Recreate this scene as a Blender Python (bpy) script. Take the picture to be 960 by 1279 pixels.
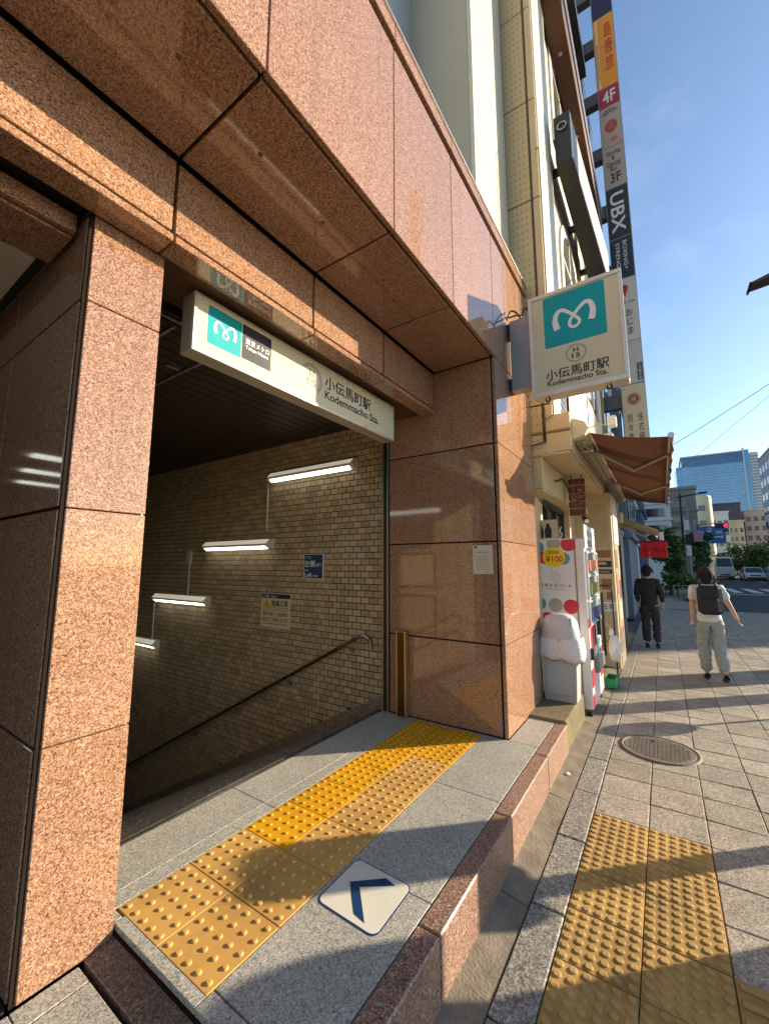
import bpy, bmesh, math, random
from mathutils import Vector, Matrix
random.seed(7)
for o in list(bpy.data.objects): bpy.data.objects.remove(o)
sc = bpy.context.scene
COL = sc.collection
R_ = math.radians
# ------------------------------------------------------------------ camera
CAM_R = ((0.5597756511244503, -0.828644200549635, -9.64554512256537e-05),
         (0.10739526850986772, 0.07266435635185918, -0.9915574353599813),
         (0.8216553271961979, 0.5550393501468398, 0.1296682038075738))
right, down, fwd = (Vector(r) for r in CAM_R)
cd = bpy.data.cameras.new('camera'); cam = bpy.data.objects.new('camera', cd); COL.objects.link(cam)
m3 = Matrix((right, -down, -fwd)).transposed()
cam.matrix_world = Matrix.Translation((0, 0, 1.6)) @ m3.to_4x4()
cd.sensor_fit = 'HORIZONTAL'; cd.sensor_width = 36; cd.lens = 509.3457 / 960 * 36
cd.clip_start = .02; cd.clip_end = 6000
sc.camera = cam
# ------------------------------------------------------------------ light
TO_SUN = Vector((.97, -1, .425)).normalized()
w = bpy.data.worlds.new('World'); sc.world = w; w.use_nodes = True
nt = w.node_tree; bg = nt.nodes['Background']
sky = nt.nodes.new('ShaderNodeTexSky'); sky.sky_type = 'NISHITA'; sky.sun_disc = False
sky.sun_elevation = math.asin(TO_SUN.z); sky.sun_rotation = math.atan2(TO_SUN.x, TO_SUN.y)
sky.air_density = 1.0; sky.dust_density = .5; sky.ozone_density = 2.4
_tc = nt.nodes.new('ShaderNodeTexCoord'); _mp = nt.nodes.new('ShaderNodeMapping'); _mp.inputs['Scale'].default_value = (1.2, 2.6, 5.5); _mp.inputs['Rotation'].default_value = (.2, .35, .5)
_ns = nt.nodes.new('ShaderNodeTexNoise'); _ns.inputs['Scale'].default_value = 1.6; _ns.inputs['Detail'].default_value = 7; _ns.inputs['Roughness'].default_value = .6
_rp = nt.nodes.new('ShaderNodeValToRGB'); _rp.color_ramp.elements[0].position = .50; _rp.color_ramp.elements[0].color = (0, 0, 0, 1); _rp.color_ramp.elements[1].position = .85; _rp.color_ramp.elements[1].color = (.12, .12, .12, 1)
_mx = nt.nodes.new('ShaderNodeMix'); _mx.data_type = 'RGBA'; _mx.inputs[7].default_value = (6.2, 6.6, 7.2, 1)
nt.links.new(_tc.outputs['Generated'], _mp.inputs[0]); nt.links.new(_mp.outputs[0], _ns.inputs['Vector']); nt.links.new(_ns.outputs[0], _rp.inputs[0])
nt.links.new(_rp.outputs[0], _mx.inputs[0]); nt.links.new(sky.outputs[0], _mx.inputs[6]); nt.links.new(_mx.outputs[2], bg.inputs[0]); bg.inputs[1].default_value = .128
ld = bpy.data.lights.new('sun', 'SUN'); ld.energy = 5; ld.angle = R_(.55); ld.color = (1, .85, .64)
sun = bpy.data.objects.new('sun', ld); COL.objects.link(sun)
sun.rotation_euler = TO_SUN.to_track_quat('Z', 'Y').to_euler()
sun.location = (20, -20, 30)
sc.view_settings.view_transform = 'Standard'; sc.view_settings.look = 'None'
sc.view_settings.exposure = 1.0; sc.view_settings.gamma = 1; sc.view_settings.use_curve_mapping = False
sc.render.engine = 'CYCLES'
try:
    sc.cycles.use_denoising = True; sc.cycles.max_bounces = 8; sc.cycles.diffuse_bounces = 4
    sc.cycles.glossy_bounces = 4; sc.cycles.sample_clamp_indirect = 6
    sc.cycles.use_adaptive_sampling = False
except Exception: pass
# ------------------------------------------------------------------ materials
def lin(c): return tuple((x / 12.92 if x <= .04045 else ((x + .055) / 1.055) ** 2.4) for x in c)
def hx(r, g, b): return lin((r / 255, g / 255, b / 255))
MATS = {}
def _base(name):
    m = bpy.data.materials.new(name); m.use_nodes = True
    return m, m.node_tree, m.node_tree.nodes['Principled BSDF']
def N(t, k, **kw):
    n = t.nodes.new(k)
    for a, b in kw.items(): setattr(n, a, b)
    return n
def mathn(t, op, a, b=None):
    n = N(t, 'ShaderNodeMath', operation=op)
    for i, v in enumerate((a, b)):
        if v is None: continue
        if isinstance(v, (int, float)): n.inputs[i].default_value = v
        else: t.links.new(v, n.inputs[i])
    return n.outputs[0]
def mixc(t, fac, a, b, mode='MIX'):
    n = N(t, 'ShaderNodeMix', data_type='RGBA', blend_type=mode)
    for i, v in ((0, fac), (6, a), (7, b)):
        if isinstance(v, (int, float)): n.inputs[i].default_value = v
        elif isinstance(v, tuple): n.inputs[i].default_value = (*v[:3], 1)
        else: t.links.new(v, n.inputs[i])
    return n.outputs[2]
def ramp(t, fac, stops):
    n = N(t, 'ShaderNodeValToRGB'); e = n.color_ramp.elements
    while len(e) < len(stops): e.new(.5)
    for k, (p, c) in zip(e, stops): k.position = p; k.color = (*c[:3], 1) if isinstance(c, tuple) else (c, c, c, 1)
    t.links.new(fac, n.inputs[0]); return n.outputs[0]
def pos(t): return N(t, 'ShaderNodeNewGeometry').outputs['Position']
def noise(t, v, scale, detail=3, rough=.55):
    n = N(t, 'ShaderNodeTexNoise'); n.inputs['Scale'].default_value = scale; n.inputs['Detail'].default_value = detail
    n.inputs['Roughness'].default_value = rough; t.links.new(v, n.inputs['Vector']); return n.outputs[0]
def bumpn(t, h, dist, strength=1):
    n = N(t, 'ShaderNodeBump'); n.inputs['Distance'].default_value = dist; n.inputs['Strength'].default_value = strength
    t.links.new(h, n.inputs['Height']); return n.outputs[0]
def M(name, col, rough=.6, metal=0, var=.18, vs=5, bump=0, bs=80, spec=.5, rnd=0, dirt=0, emit=None, es=0, isl=False, stretch=None):
    """plain procedural surface: colour with mottling, wear and fine relief"""
    if name in MATS: return MATS[name]
    m, t, b = _base(name); p = pos(t)
    if stretch:
        vm = N(t, 'ShaderNodeVectorMath', operation='MULTIPLY'); t.links.new(p, vm.inputs[0]); vm.inputs[1].default_value = stretch; p = vm.outputs[0]
    f = noise(t, p, vs, 5)
    k = mathn(t, 'ADD', mathn(t, 'MULTIPLY', mathn(t, 'SUBTRACT', f, .5), 2 * var), 1)
    if rnd:
        r = N(t, 'ShaderNodeObjectInfo').outputs['Random']
        if isl: r = mathn(t, 'FRACT', mathn(t, 'ADD', r, N(t, 'ShaderNodeNewGeometry').outputs['Random Per Island']))
        k = mathn(t, 'MULTIPLY', k, mathn(t, 'ADD', mathn(t, 'MULTIPLY', mathn(t, 'SUBTRACT', r, .5), 2 * rnd), 1))
    cc = N(t, 'ShaderNodeCombineColor')
    for i in range(3): t.links.new(k, cc.inputs[i])
    c = mixc(t, 1.0, tuple(col), cc.outputs[0], 'MULTIPLY')
    if dirt:
        d = ramp(t, noise(t, p, vs * .6, 6, .7), [(.45, 0.0), (.72, 1.0)])
        c = mixc(t, mathn(t, 'MULTIPLY', d, dirt), c, tuple(x * .35 for x in col))
    t.links.new(c, b.inputs['Base Color'])
    b.inputs['Roughness'].default_value = rough; b.inputs['Metallic'].default_value = metal
    b.inputs['Specular IOR Level'].default_value = spec
    t.links.new(mathn(t, 'ADD', mathn(t, 'MULTIPLY', mathn(t, 'SUBTRACT', noise(t, p, vs * 3, 4), .5), .2), rough), b.inputs['Roughness'])
    if bump: t.links.new(bumpn(t, noise(t, p, bs, 4), bump), b.inputs['Normal'])
    if emit: b.inputs['Emission Color'].default_value = (*emit, 1); b.inputs['Emission Strength'].default_value = es
    MATS[name] = m; return m
def granite(name, stops, scale=150, rough=.12, spec=.5, bump=0, var=.12, dirt=0, rnd=.06):
    if name in MATS: return MATS[name]
    m, t, b = _base(name); p = pos(t)
    v = N(t, 'ShaderNodeTexVoronoi'); v.inputs['Scale'].default_value = scale; v.inputs['Randomness'].default_value = 1
    t.links.new(p, v.inputs['Vector'])
    s = N(t, 'ShaderNodeSeparateColor'); t.links.new(v.outputs['Color'], s.inputs[0])
    v2 = N(t, 'ShaderNodeTexVoronoi'); v2.inputs['Scale'].default_value = scale * .6; t.links.new(p, v2.inputs['Vector'])
    s2 = N(t, 'ShaderNodeSeparateColor'); t.links.new(v2.outputs['Color'], s2.inputs[0])
    fac = mathn(t, 'ADD', mathn(t, 'MULTIPLY', s.outputs[0], .62), mathn(t, 'MULTIPLY', s2.outputs[1], .38))
    c = ramp(t, fac, stops)
    k = mathn(t, 'ADD', mathn(t, 'MULTIPLY', mathn(t, 'SUBTRACT', noise(t, p, 2.2, 4), .5), 2 * var), 1)
    r = N(t, 'ShaderNodeObjectInfo').outputs['Random']
    k = mathn(t, 'MULTIPLY', k, mathn(t, 'ADD', mathn(t, 'MULTIPLY', mathn(t, 'SUBTRACT', r, .5), 2 * rnd), 1))
    cc = N(t, 'ShaderNodeCombineColor')
    for i in range(3): t.links.new(k, cc.inputs[i])
    c = mixc(t, 1.0, c, cc.outputs[0], 'MULTIPLY')
    if name == 'salmon_granite':
        vm = N(t, 'ShaderNodeVectorMath', operation='MULTIPLY'); t.links.new(p, vm.inputs[0]); vm.inputs[1].default_value = (13, 13, .7)
        c = mixc(t, mathn(t, 'MULTIPLY', ramp(t, noise(t, vm.outputs[0], 1, 5, .6), [(.52, 0.0), (.8, 1.0)]), .28), c, hx(96, 72, 58))
    if dirt:
        d = ramp(t, noise(t, p, 3.1, 7, .7), [(.42, 0.0), (.75, 1.0)])
        c = mixc(t, mathn(t, 'MULTIPLY', d, dirt), c, (.045, .038, .03))
    t.links.new(c, b.inputs['Base Color'])
    b.inputs['Specular IOR Level'].default_value = spec
    b.inputs['Roughness'].default_value = rough
    if rough > .2: t.links.new(mathn(t, 'ADD', mathn(t, 'MULTIPLY', noise(t, p, 7, 3), .10), rough - .05), b.inputs['Roughness'])
    if bump: t.links.new(bumpn(t, mathn(t, 'ADD', s.outputs[1], noise(t, p, scale * .8, 2)), bump), b.inputs['Normal'])
    MATS[name] = m; return m
def glass_dark(name, col, rough=.06):
    return M(name, col, rough, var=.3, vs=1.5, spec=.9)
PINK = granite('salmon_granite', [(.0, hx(58, 42, 32)), (.2, hx(110, 77, 57)), (.38, hx(145, 104, 78)), (.56, hx(164, 123, 95)), (.76, hx(182, 147, 118)), (1, hx(203, 176, 150))], 280, .06, .7, var=.05, rnd=.08)
CURBG = granite('brown_curb_granite', [(.0, hx(58, 44, 37)), (.3, hx(120, 90, 76)), (.55, hx(156, 121, 103)), (.8, hx(186, 154, 134)), (1, hx(212, 188, 168))], 230, .35, .5, .0004, dirt=.25)
GREYG = granite('grey_floor_granite', [(.0, hx(96, 93, 86)), (.3, hx(150, 146, 135)), (.55, hx(174, 169, 156)), (.8, hx(194, 189, 176)), (1, hx(218, 212, 198))], 240, .62, .35, .0005, dirt=.18)
DARKG = granite('dark_ramp_granite', [(.0, hx(56, 46, 40)), (.4, hx(104, 86, 72)), (.7, hx(132, 110, 93)), (1, hx(166, 146, 126))], 200, .6, .35, .0006, dirt=.3)
EDGEG = granite('pavement_edging_granite', [(.0, hx(74, 70, 66)), (.3, hx(122, 117, 109)), (.55, hx(148, 142, 131)), (.8, hx(176, 170, 157)), (1, hx(206, 199, 186))], 150, .75, .3, .0012, dirt=.3)
PAVER = granite('pavement_paver', [(.0, hx(96, 88, 78)), (.3, hx(146, 136, 122)), (.6, hx(172, 161, 144)), (.85, hx(194, 183, 165)), (1, hx(220, 210, 194))], 170, .8, .3, .0014, dirt=.38, rnd=.16)
CONC = M('gutter_concrete', hx(134, 124, 108), .9, var=.45, vs=9, bump=.006, bs=70, spec=.15, dirt=.6)
MOSSY = M('mossy_concrete', hx(122, 112, 84), .9, var=.45, vs=7, bump=.003, bs=70, spec=.2, dirt=.5)
JOINT = M('dark_joint', hx(38, 30, 25), .9, var=.2, spec=.1)
ASPH = M('asphalt', (.05, .05, .055), .85, var=.3, vs=3, bump=.002, bs=150, spec=.3)
TACB = M('faded_tactile_yellow', hx(214, 164, 88), .62, var=.12, vs=6, bump=.0004, bs=200, spec=.3, rnd=.07, dirt=.12)
TACG = M('golden_tactile_yellow', hx(222, 158, 18), .6, var=.1, vs=6, bump=.0004, bs=200, spec=.3, rnd=.06, dirt=.08)
TACS = M('worn_pavement_tactile', hx(190, 152, 86), .8, var=.25, vs=8, bump=.0008, bs=160, spec=.25, rnd=.1, dirt=.32)
BLACK = M('black_metal', (.012, .012, .013), .4, spec=.5)
ALU = M('brushed_aluminium', hx(190, 186, 178), .35, .85, var=.08)
STEEL = M('stainless_steel', hx(165, 158, 145), .28, .9, var=.1)
BRONZE = M('bronze_metal', hx(196, 166, 112), .3, .8, var=.25, vs=3, stretch=(9, 9, .6))
CREAM = M('cream_wall', hx(216, 200, 164), .7, var=.1, bump=.0015, bs=90)
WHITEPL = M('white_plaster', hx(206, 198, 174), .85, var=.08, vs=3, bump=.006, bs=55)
SHADEPL = M('shade_grey_plaster', hx(186, 178, 158), .85, var=.08, vs=2, bump=.004, bs=60)
WHITE = M('white_paint', (.72, .71, .68), .45, var=.06)
SIGNW = M('sign_face_cream', hx(214, 204, 174), .75, var=.03, spec=.15)
TEAL = M('sign_teal', hx(26, 158, 164), .6, var=.03, spec=.2)
NAVY = M('sign_navy', hx(24, 62, 104), .4, var=.1)
INK = M('ink_black', (.015, .014, .014), .5)
GREYINK = M('ink_grey', hx(172, 164, 142), .5)
DKGREY = M('sign_dark_grey', hx(52, 52, 56), .55, spec=.25)
PRINTW = M('print_white', (.8, .8, .78), .5, var=.03)
REDINK = M('print_red', hx(196, 42, 38), .5, var=.05)
# ------------------------------------------------------------------ mesh builder
class MB:
    def __init__(s): s.v = []; s.f = []; s.mi = []; s.mats = []; s.m = 0; s.sm = []
    def use(s, mat):
        if mat not in s.mats: s.mats.append(mat)
        s.m = s.mats.index(mat); return s
    def add(s, vs, fs, smooth=False):
        o = len(s.v); s.v += [tuple(x) for x in vs]
        for f in fs: s.f.append(tuple(i + o for i in f)); s.mi.append(s.m); s.sm.append(smooth)
        return s
    def box(s, x0, x1, y0, y1, z0, z1, bev=0):
        if x0 > x1: x0, x1 = x1, x0
        if y0 > y1: y0, y1 = y1, y0
        if z0 > z1: z0, z1 = z1, z0
        if not bev:
            vs = [(x, y, z) for z in (z0, z1) for y in (y0, y1) for x in (x0, x1)]
            return s.add(vs, [(0, 2, 3, 1), (4, 5, 7, 6), (0, 1, 5, 4), (2, 6, 7, 3), (0, 4, 6, 2), (1, 3, 7, 5)])
        bm = bmesh.new(); bmesh.ops.create_cube(bm, size=1)
        bmesh.ops.scale(bm, vec=(x1 - x0, y1 - y0, z1 - z0), verts=bm.verts)
        bmesh.ops.translate(bm, vec=((x0 + x1) / 2, (y0 + y1) / 2, (z0 + z1) / 2), verts=bm.verts)
        bmesh.ops.bevel(bm, geom=bm.edges[:], offset=bev, segments=1, affect='EDGES')
        return s.bm(bm)
    def bm(s, bm, smooth=False, mtx=None):
        if mtx is not None: bmesh.ops.transform(bm, matrix=mtx, verts=bm.verts)
        bm.verts.ensure_lookup_table(); bm.verts.index_update()
        s.add([v.co[:] for v in bm.verts], [[v.index for v in f.verts] for f in bm.faces], smooth); bm.free(); return s
    def cyl(s, a, b, r, r2=None, n=12, cap=True, smooth=True):
        a = Vector(a); b = Vector(b); d = b - a; r2 = r if r2 is None else r2
        q = d.to_track_quat('Z', 'Y'); vs = []
        for c, rr in ((a, r), (b, r2)):
            for i in range(n):
                t = 2 * math.pi * i / n; vs.append(c + q @ Vector((math.cos(t) * rr, math.sin(t) * rr, 0)))
        s.add(vs, [(i, (i + 1) % n, n + (i + 1) % n, n + i) for i in range(n)], smooth)
        if cap: s.add(vs, [tuple(range(n - 1, -1, -1)), tuple(range(n, 2 * n))])
        return s
    def tube(s, pts, r, n=8):
        pts = [Vector(p) for p in pts]; rings = []; up = None
        for i, p in enumerate(pts):
            d = (pts[min(i + 1, len(pts) - 1)] - pts[max(i - 1, 0)]).normalized()
            if up is None: up = d.orthogonal().normalized()
            up = (up - d * up.dot(d)).normalized(); sd = d.cross(up)
            rr = r[i] if isinstance(r, (list, tuple)) else r
            rings.append([p + up * math.cos(2 * math.pi * k / n) * rr + sd * math.sin(2 * math.pi * k / n) * rr for k in range(n)])
        vs = [x for ring in rings for x in ring]; fs = []
        for i in range(len(rings) - 1):
            for k in range(n): fs.append((i * n + k, i * n + (k + 1) % n, (i + 1) * n + (k + 1) % n, (i + 1) * n + k))
        s.add(vs, fs, True); o = len(vs)
        return s.add(vs, [tuple(range(n - 1, -1, -1)), tuple(range(o - n, o))])
    def prism(s, poly, vec):
        vec = Vector(vec); a = [Vector(p) for p in poly]; b = [p + vec for p in a]; n = len(a)
        return s.add(a + b, [tuple(range(n - 1, -1, -1)), tuple(range(n, 2 * n))] + [(i, (i + 1) % n, n + (i + 1) % n, n + i) for i in range(n)])
    def lathe(s, prof, c, n=16, smooth=True):
        vs = []; fs = []
        for r, z in prof:
            for i in range(n): vs.append((c[0] + r * math.cos(2 * math.pi * i / n), c[1] + r * math.sin(2 * math.pi * i / n), c[2] + z))
        for j in range(len(prof) - 1):
            for i in range(n): fs.append((j * n + i, j * n + (i + 1) % n, (j + 1) * n + (i + 1) % n, (j + 1) * n + i))
        s.add(vs, fs, smooth); L = len(prof) - 1
        return s.add(vs, [tuple(range(n - 1, -1, -1)), tuple(range(L * n, L * n + n))])
    def ball(s, c, r, n=12, sc3=(1, 1, 1), rot=None):
        bm = bmesh.new(); bmesh.ops.create_uvsphere(bm, u_segments=n, v_segments=max(6, n * 2 // 3), radius=r)
        mt = Matrix.Translation(c) @ (rot.to_4x4() if rot else Matrix()) @ Matrix.Diagonal((*sc3, 1))
        return s.bm(bm, True, mt)
    def disc(s, c, r, right, up, t=.0015, n=24, sx=1, sy=1):
        right = Vector(right); up = Vector(up); nrm = right.cross(up); c = Vector(c)
        poly = [c + right * math.cos(2 * math.pi * i / n) * r * sx + up * math.sin(2 * math.pi * i / n) * r * sy for i in range(n)]
        return s.prism(poly, nrm * t)
    def ring(s, c, r0, r1, right, up, t=.0015, n=28, sy=1):
        right = Vector(right); up = Vector(up); nrm = right.cross(up) * t; c = Vector(c); vs = []
        for r in (r0, r1):
            for i in range(n): vs.append(c + right * math.cos(2 * math.pi * i / n) * r + up * math.sin(2 * math.pi * i / n) * r * sy)
        vs += [x + nrm for x in vs]; fs = []
        for i in range(n):
            j = (i + 1) % n
            fs += [(2 * n + i, 2 * n + n + i, 2 * n + n + j, 2 * n + j), (n + i, n + j, 3 * n + j, 3 * n + i), (i, 2 * n + i, 2 * n + j, j)]
        return s.add(vs, fs)
    def rrect(s, c, wd, ht, right, up, t=.0015, rad=.01, k=4):
        right = Vector(right); up = Vector(up); c = Vector(c); poly = []
        for cx, cy, a0 in ((wd / 2 - rad, ht / 2 - rad, 0), (-wd / 2 + rad, ht / 2 - rad, 90), (-wd / 2 + rad, -ht / 2 + rad, 180), (wd / 2 - rad, -ht / 2 + rad, 270)):
            for i in range(k + 1):
                a = R_(a0 + 90 * i / k); poly.append(c + right * (cx + rad * math.cos(a)) + up * (cy + rad * math.sin(a)))
        return s.prism(poly, right.cross(up) * t)
    def text(s, txt, c, right, up, wd, ht, t=.001, bold=0, spacing=1):
        """lettering fitted into a wd x ht box centred on c"""
        cu = bpy.data.curves.new('lettering', 'FONT'); cu.body = txt; cu.size = 1; cjk = any(ord(ch) > 0x2000 for ch in txt); cu.offset = 0 if cjk else min(bold, .018); cu.resolution_u = 3
        cu.space_character = spacing; cu.space_line = 1.05 if cjk else .8; cu.align_x = 'CENTER'
        o = bpy.data.objects.new('lettering', cu); COL.objects.link(o)
        dg = bpy.context.evaluated_depsgraph_get(); dg.update()
        me = bpy.data.meshes.new_from_object(o.evaluated_get(dg))
        bpy.data.objects.remove(o); bpy.data.curves.remove(cu)
        if not len(me.vertices): return s
        xs = [v.co.x for v in me.vertices]; ys = [v.co.y for v in me.vertices]
        cx, cy = (min(xs) + max(xs)) / 2, (min(ys) + max(ys)) / 2
        ax = wd / max(1e-6, max(xs) - min(xs)); ay = ht / max(1e-6, max(ys) - min(ys))
        right = Vector(right); up = Vector(up); nrm = right.cross(up) * t; c = Vector(c) + nrm
        e = bold * .55
        for q, (dx, dy) in enumerate(((0, 0), (e, 0), (-e, 0), (0, e * .7), (0, -e * .7)) if cjk and bold > .005 else ((0, 0),)):
            cq = c + nrm * .05 * q
            s.add([cq + right * (v.co.x - cx + dx) * ax + up * (v.co.y - cy + dy) * ay for v in me.vertices], [tuple(p.vertices) for p in me.polygons])
        bpy.data.meshes.remove(me); return s
    def mesh(s, name, org=(0, 0, 0)):
        me = bpy.data.meshes.new(name)
        me.from_pydata([(x - org[0], y - org[1], z - org[2]) for x, y, z in s.v], [], s.f)
        for m in s.mats: me.materials.append(m)
        me.polygons.foreach_set('material_index', s.mi); me.polygons.foreach_set('use_smooth', s.sm)
        me.update(); return me
    def build(s, name, mat=None, parent=None, loc=None):
        if mat is not None:
            s.mats = [mat]; s.mi = [0] * len(s.f)
        org = tuple(loc) if loc is not None else (wloc(parent) if parent else (0, 0, 0))
        o = bpy.data.objects.new(name, s.mesh(name, org)); COL.objects.link(o)
        if parent:
            o.parent = parent; pl = wloc(parent); o.location = (org[0] - pl[0], org[1] - pl[1], org[2] - pl[2])
        else: o.location = org
        return o
def wloc(o):
    v = Vector((0, 0, 0))
    while o: v = v + o.location; o = o.parent
    return tuple(v)
def tag(o, label=None, cat=None, group=None, kind=None):
    for k, v in (('label', label), ('category', cat), ('group', group), ('kind', kind)):
        if v: o[k] = v
    return o
def thing(name, loc, label, cat, group=None):
    o = bpy.data.objects.new(name, None); COL.objects.link(o); o.location = loc; o.empty_display_size = .1
    return tag(o, label, cat, group)
def box(name, parent, mat, x0, x1, y0, y1, z0, z1, bev=0, loc=None):
    return MB().box(x0, x1, y0, y1, z0, z1, bev).build(name, mat, parent, loc)
def inst(name, me, parent, loc):
    o = bpy.data.objects.new(name, me); COL.objects.link(o); o.parent = parent
    pl = wloc(parent) if parent else (0, 0, 0); o.location = (loc[0] - pl[0], loc[1] - pl[1], loc[2] - pl[2]); return o
X_, Y_, Z_ = Vector((1, 0, 0)), Vector((0, 1, 0)), Vector((0, 0, 1))
def smooth_path(pts, k=8):
    out = []; P = [pts[0]] + list(pts) + [pts[-1]]
    for i in range(1, len(P) - 2):
        a, b, c, d = (Vector(P[j]) for j in (i - 1, i, i + 1, i + 2))
        for q in range(k):
            t = q / k; out.append(.5 * ((2 * b) + (c - a) * t + (2 * a - 5 * b + 4 * c - d) * t * t + (3 * b - a - 3 * c + d) * t ** 3))
    out.append(Vector(pts[-1])); return out
def metro_mark(mb, c, size, right, up, t=.0012):
    """heart shaped M ribbon"""
    pts = [(.20, .29, .115), (.165, .46, .10), (.20, .62, .085), (.30, .665, .075), (.42, .58, .062), (.55, .44, .058), (.60, .35, .056), (.555, .275, .058), (.48, .262, .058),
           (.425, .315, .056), (.44, .42, .058), (.56, .565, .062), (.69, .68, .075), (.79, .66, .085), (.835, .50, .10), (.80, .31, .115)]
    right = Vector(right); up = Vector(up); n = right.cross(up) * t; c = Vector(c)
    path = smooth_path(pts, 6); L = []; Rr = []
    for i, p in enumerate(path):
        d = path[min(i + 1, len(path) - 1)] - path[max(i - 1, 0)]; d = Vector((d.x, d.y)).normalized(); q = Vector((-d.y, d.x)) * p.z / 2
        f = lambda x, y: c + right * (x - .5) * size + up * (y - .48) * size + n * (1 + i * .012)
        L.append(f(p.x + q.x, p.y + q.y)); Rr.append(f(p.x - q.x, p.y - q.y))
    k = len(path); mb.add(L + Rr, [(k + i, k + i + 1, i + 1, i) for i in range(k - 1)]); return mb
# ================================================================== SETTING
F = .25                                   # level of the entrance floor above the pavement
def sheet(name, mat, x0, x1, y0, y1, z): 
    return tag(MB().add([(x0, y0, z), (x1, y0, z), (x1, y1, z), (x0, y1, z)], [(0, 1, 2, 3)]).build(name, mat), kind='structure')
g_ = MB()
for a, b, c, d in ((-2500, 2500, -2500, 1.5), (-2500, .85, 1.5, 10.6), (3.55, 2500, 1.5, 10.6), (-2500, 2500, 10.6, 2500)):
    g_.add([(a, c, -.16), (b, c, -.16), (b, d, -.16), (a, d, -.16)], [(0, 1, 2, 3)])
tag(g_.build('ground', M('far_ground', hx(110, 106, 100), .9)), kind='structure')
road = sheet('road', ASPH, -60, 900, -21, -1.6, -.12)
sheet('side_street', ASPH, 18.8, 30, -1.6, 60, -.117)
PAINT = M('road_paint', hx(214, 210, 200), .8, var=.15, vs=2, dirt=.35)
for i in range(9):
    MB().add([(34 + .0, -3.6 - i * 1.0, -.115), (40, -3.6 - i * 1.0, -.115), (40, -4.1 - i * 1.0, -.115), (34, -4.1 - i * 1.0, -.115)], [(0, 1, 2, 3)]).build('crossing_stripe', PAINT, road)
for i in range(14):
    MB().add([(46 + 10 * i, -8.4, -.115), (51 + 10 * i, -8.4, -.115), (51 + 10 * i, -8.55, -.115), (46 + 10 * i, -8.55, -.115)], [(0, 1, 2, 3)]).build('lane_line', PAINT, road)
MB().add([(32, -3.2, -.115), (32.45, -3.2, -.115), (32.45, -12, -.115), (32, -12, -.115)], [(0, 1, 2, 3)]).build('stop_line', PAINT, road)
# ---- pavement
pav = MB().box(-8, 18.6, -3.0, .64, -.14, -.012).build('pavement', M('sandy_joint', hx(104, 96, 84), .95, var=.3, vs=20)); tag(pav, kind='structure')
pitch = .3047; C0 = .487
def paver_mesh(v):
    mb = MB(); rr = random.Random(v); h = [rr.uniform(-.0035, .0015) for _ in range(4)]
    mb.box(.003, pitch - .004, -.298, -.003, -.03, 0, .004)
    q = [(x, y, z + (h[(x > .15) + 2 * (y > -.15)] if z > -.01 else 0)) for x, y, z in mb.v]; mb.v = q
    return mb.use(PAVER).mesh('paving_stone')
PM = [paver_mesh(i) for i in range(6)]
stuffp = MB().use(PAVER); npv = 0
for i in range(-20, 50):
    x = 3.172 + i * pitch
    if x > 18.3: break
    for j in range(12):
        y = C0 - .3 * j
        if j < 2 and -.2 < x < 3.1: continue                        # the tactile strip
        if 1.3 < x < 2.2 and j in (2, 3, 4): continue                # its side branch
        if x > 1.6 and x < 12.5 and y - .3 < .4 and y > -.16 * (x + .5) - .25 and npv < 298:
            o = inst('paving_stone', random.choice(PM), pav, (x, y, 0)); npv += 1
        else: stuffp.box(x + .003, x + pitch - .004, y - .298, y - .003, -.03, random.uniform(-.003, .001))
tag(stuffp.build('paving_stone', None, pav), kind='stuff')
def stud_tile(n, size, r0, r1, h, seg=10):
    mb = MB(); mb.box(.0015, size - .0015, .0015, size - .0015, -.02, 0, .002); p = size / n
    for a in range(n):
        for b in range(n):
            c = (p * (a + .5), p * (b + .5)); vs = []
            for rr, z in ((r0, -.0005), (r0 * .5 + r1 * .5, h * .7), (r1, h)):
                for k in range(seg):
                    t = 2 * math.pi * k / seg; vs.append((c[0] + rr * math.cos(t), c[1] + rr * math.sin(t), z))
            mb.add(vs, [(q * seg + k, q * seg + (k + 1) % seg, (q + 1) * seg + (k + 1) % seg, (q + 1) * seg + k) for q in (0, 1) for k in range(seg)], True)
            mb.add(vs[2 * seg:], [tuple(range(seg))])
    return mb
for mm, base in ((TACB, hx(196, 150, 82)), (TACG, hx(206, 148, 22)), (TACS, hx(128, 104, 62))):
    t = mm.node_tree; b_ = t.nodes['Principled BSDF']; src = b_.inputs['Base Color'].links[0].from_socket
    oz = N(t, 'ShaderNodeSeparateXYZ'); t.links.new(N(t, 'ShaderNodeTexCoord').outputs['Object'], oz.inputs[0])
    top = mathn(t, 'GREATER_THAN', oz.outputs[2], .0042); n1 = noise(t, pos(t), 26, 4, .7); n2 = noise(t, pos(t), 3.2, 5, .65)
    c = mixc(t, mathn(t, 'MULTIPLY', top, mathn(t, 'MULTIPLY', ramp(t, n1, [(.42, 0.0), (.6, 1.0)]), .55)), src, tuple(min(1, x * 1.35 + .06) for x in base))
    sc_ = mathn(t, 'MULTIPLY', mathn(t, 'SUBTRACT', 1, top), mathn(t, 'MULTIPLY', ramp(t, n2, [(.42, 0.0), (.66, 1.0)]), .55 if mm is TACS else .3))
    c = mixc(t, sc_, c, hx(84, 70, 50)); t.links.new(c, b_.inputs['Base Color'])
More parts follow.
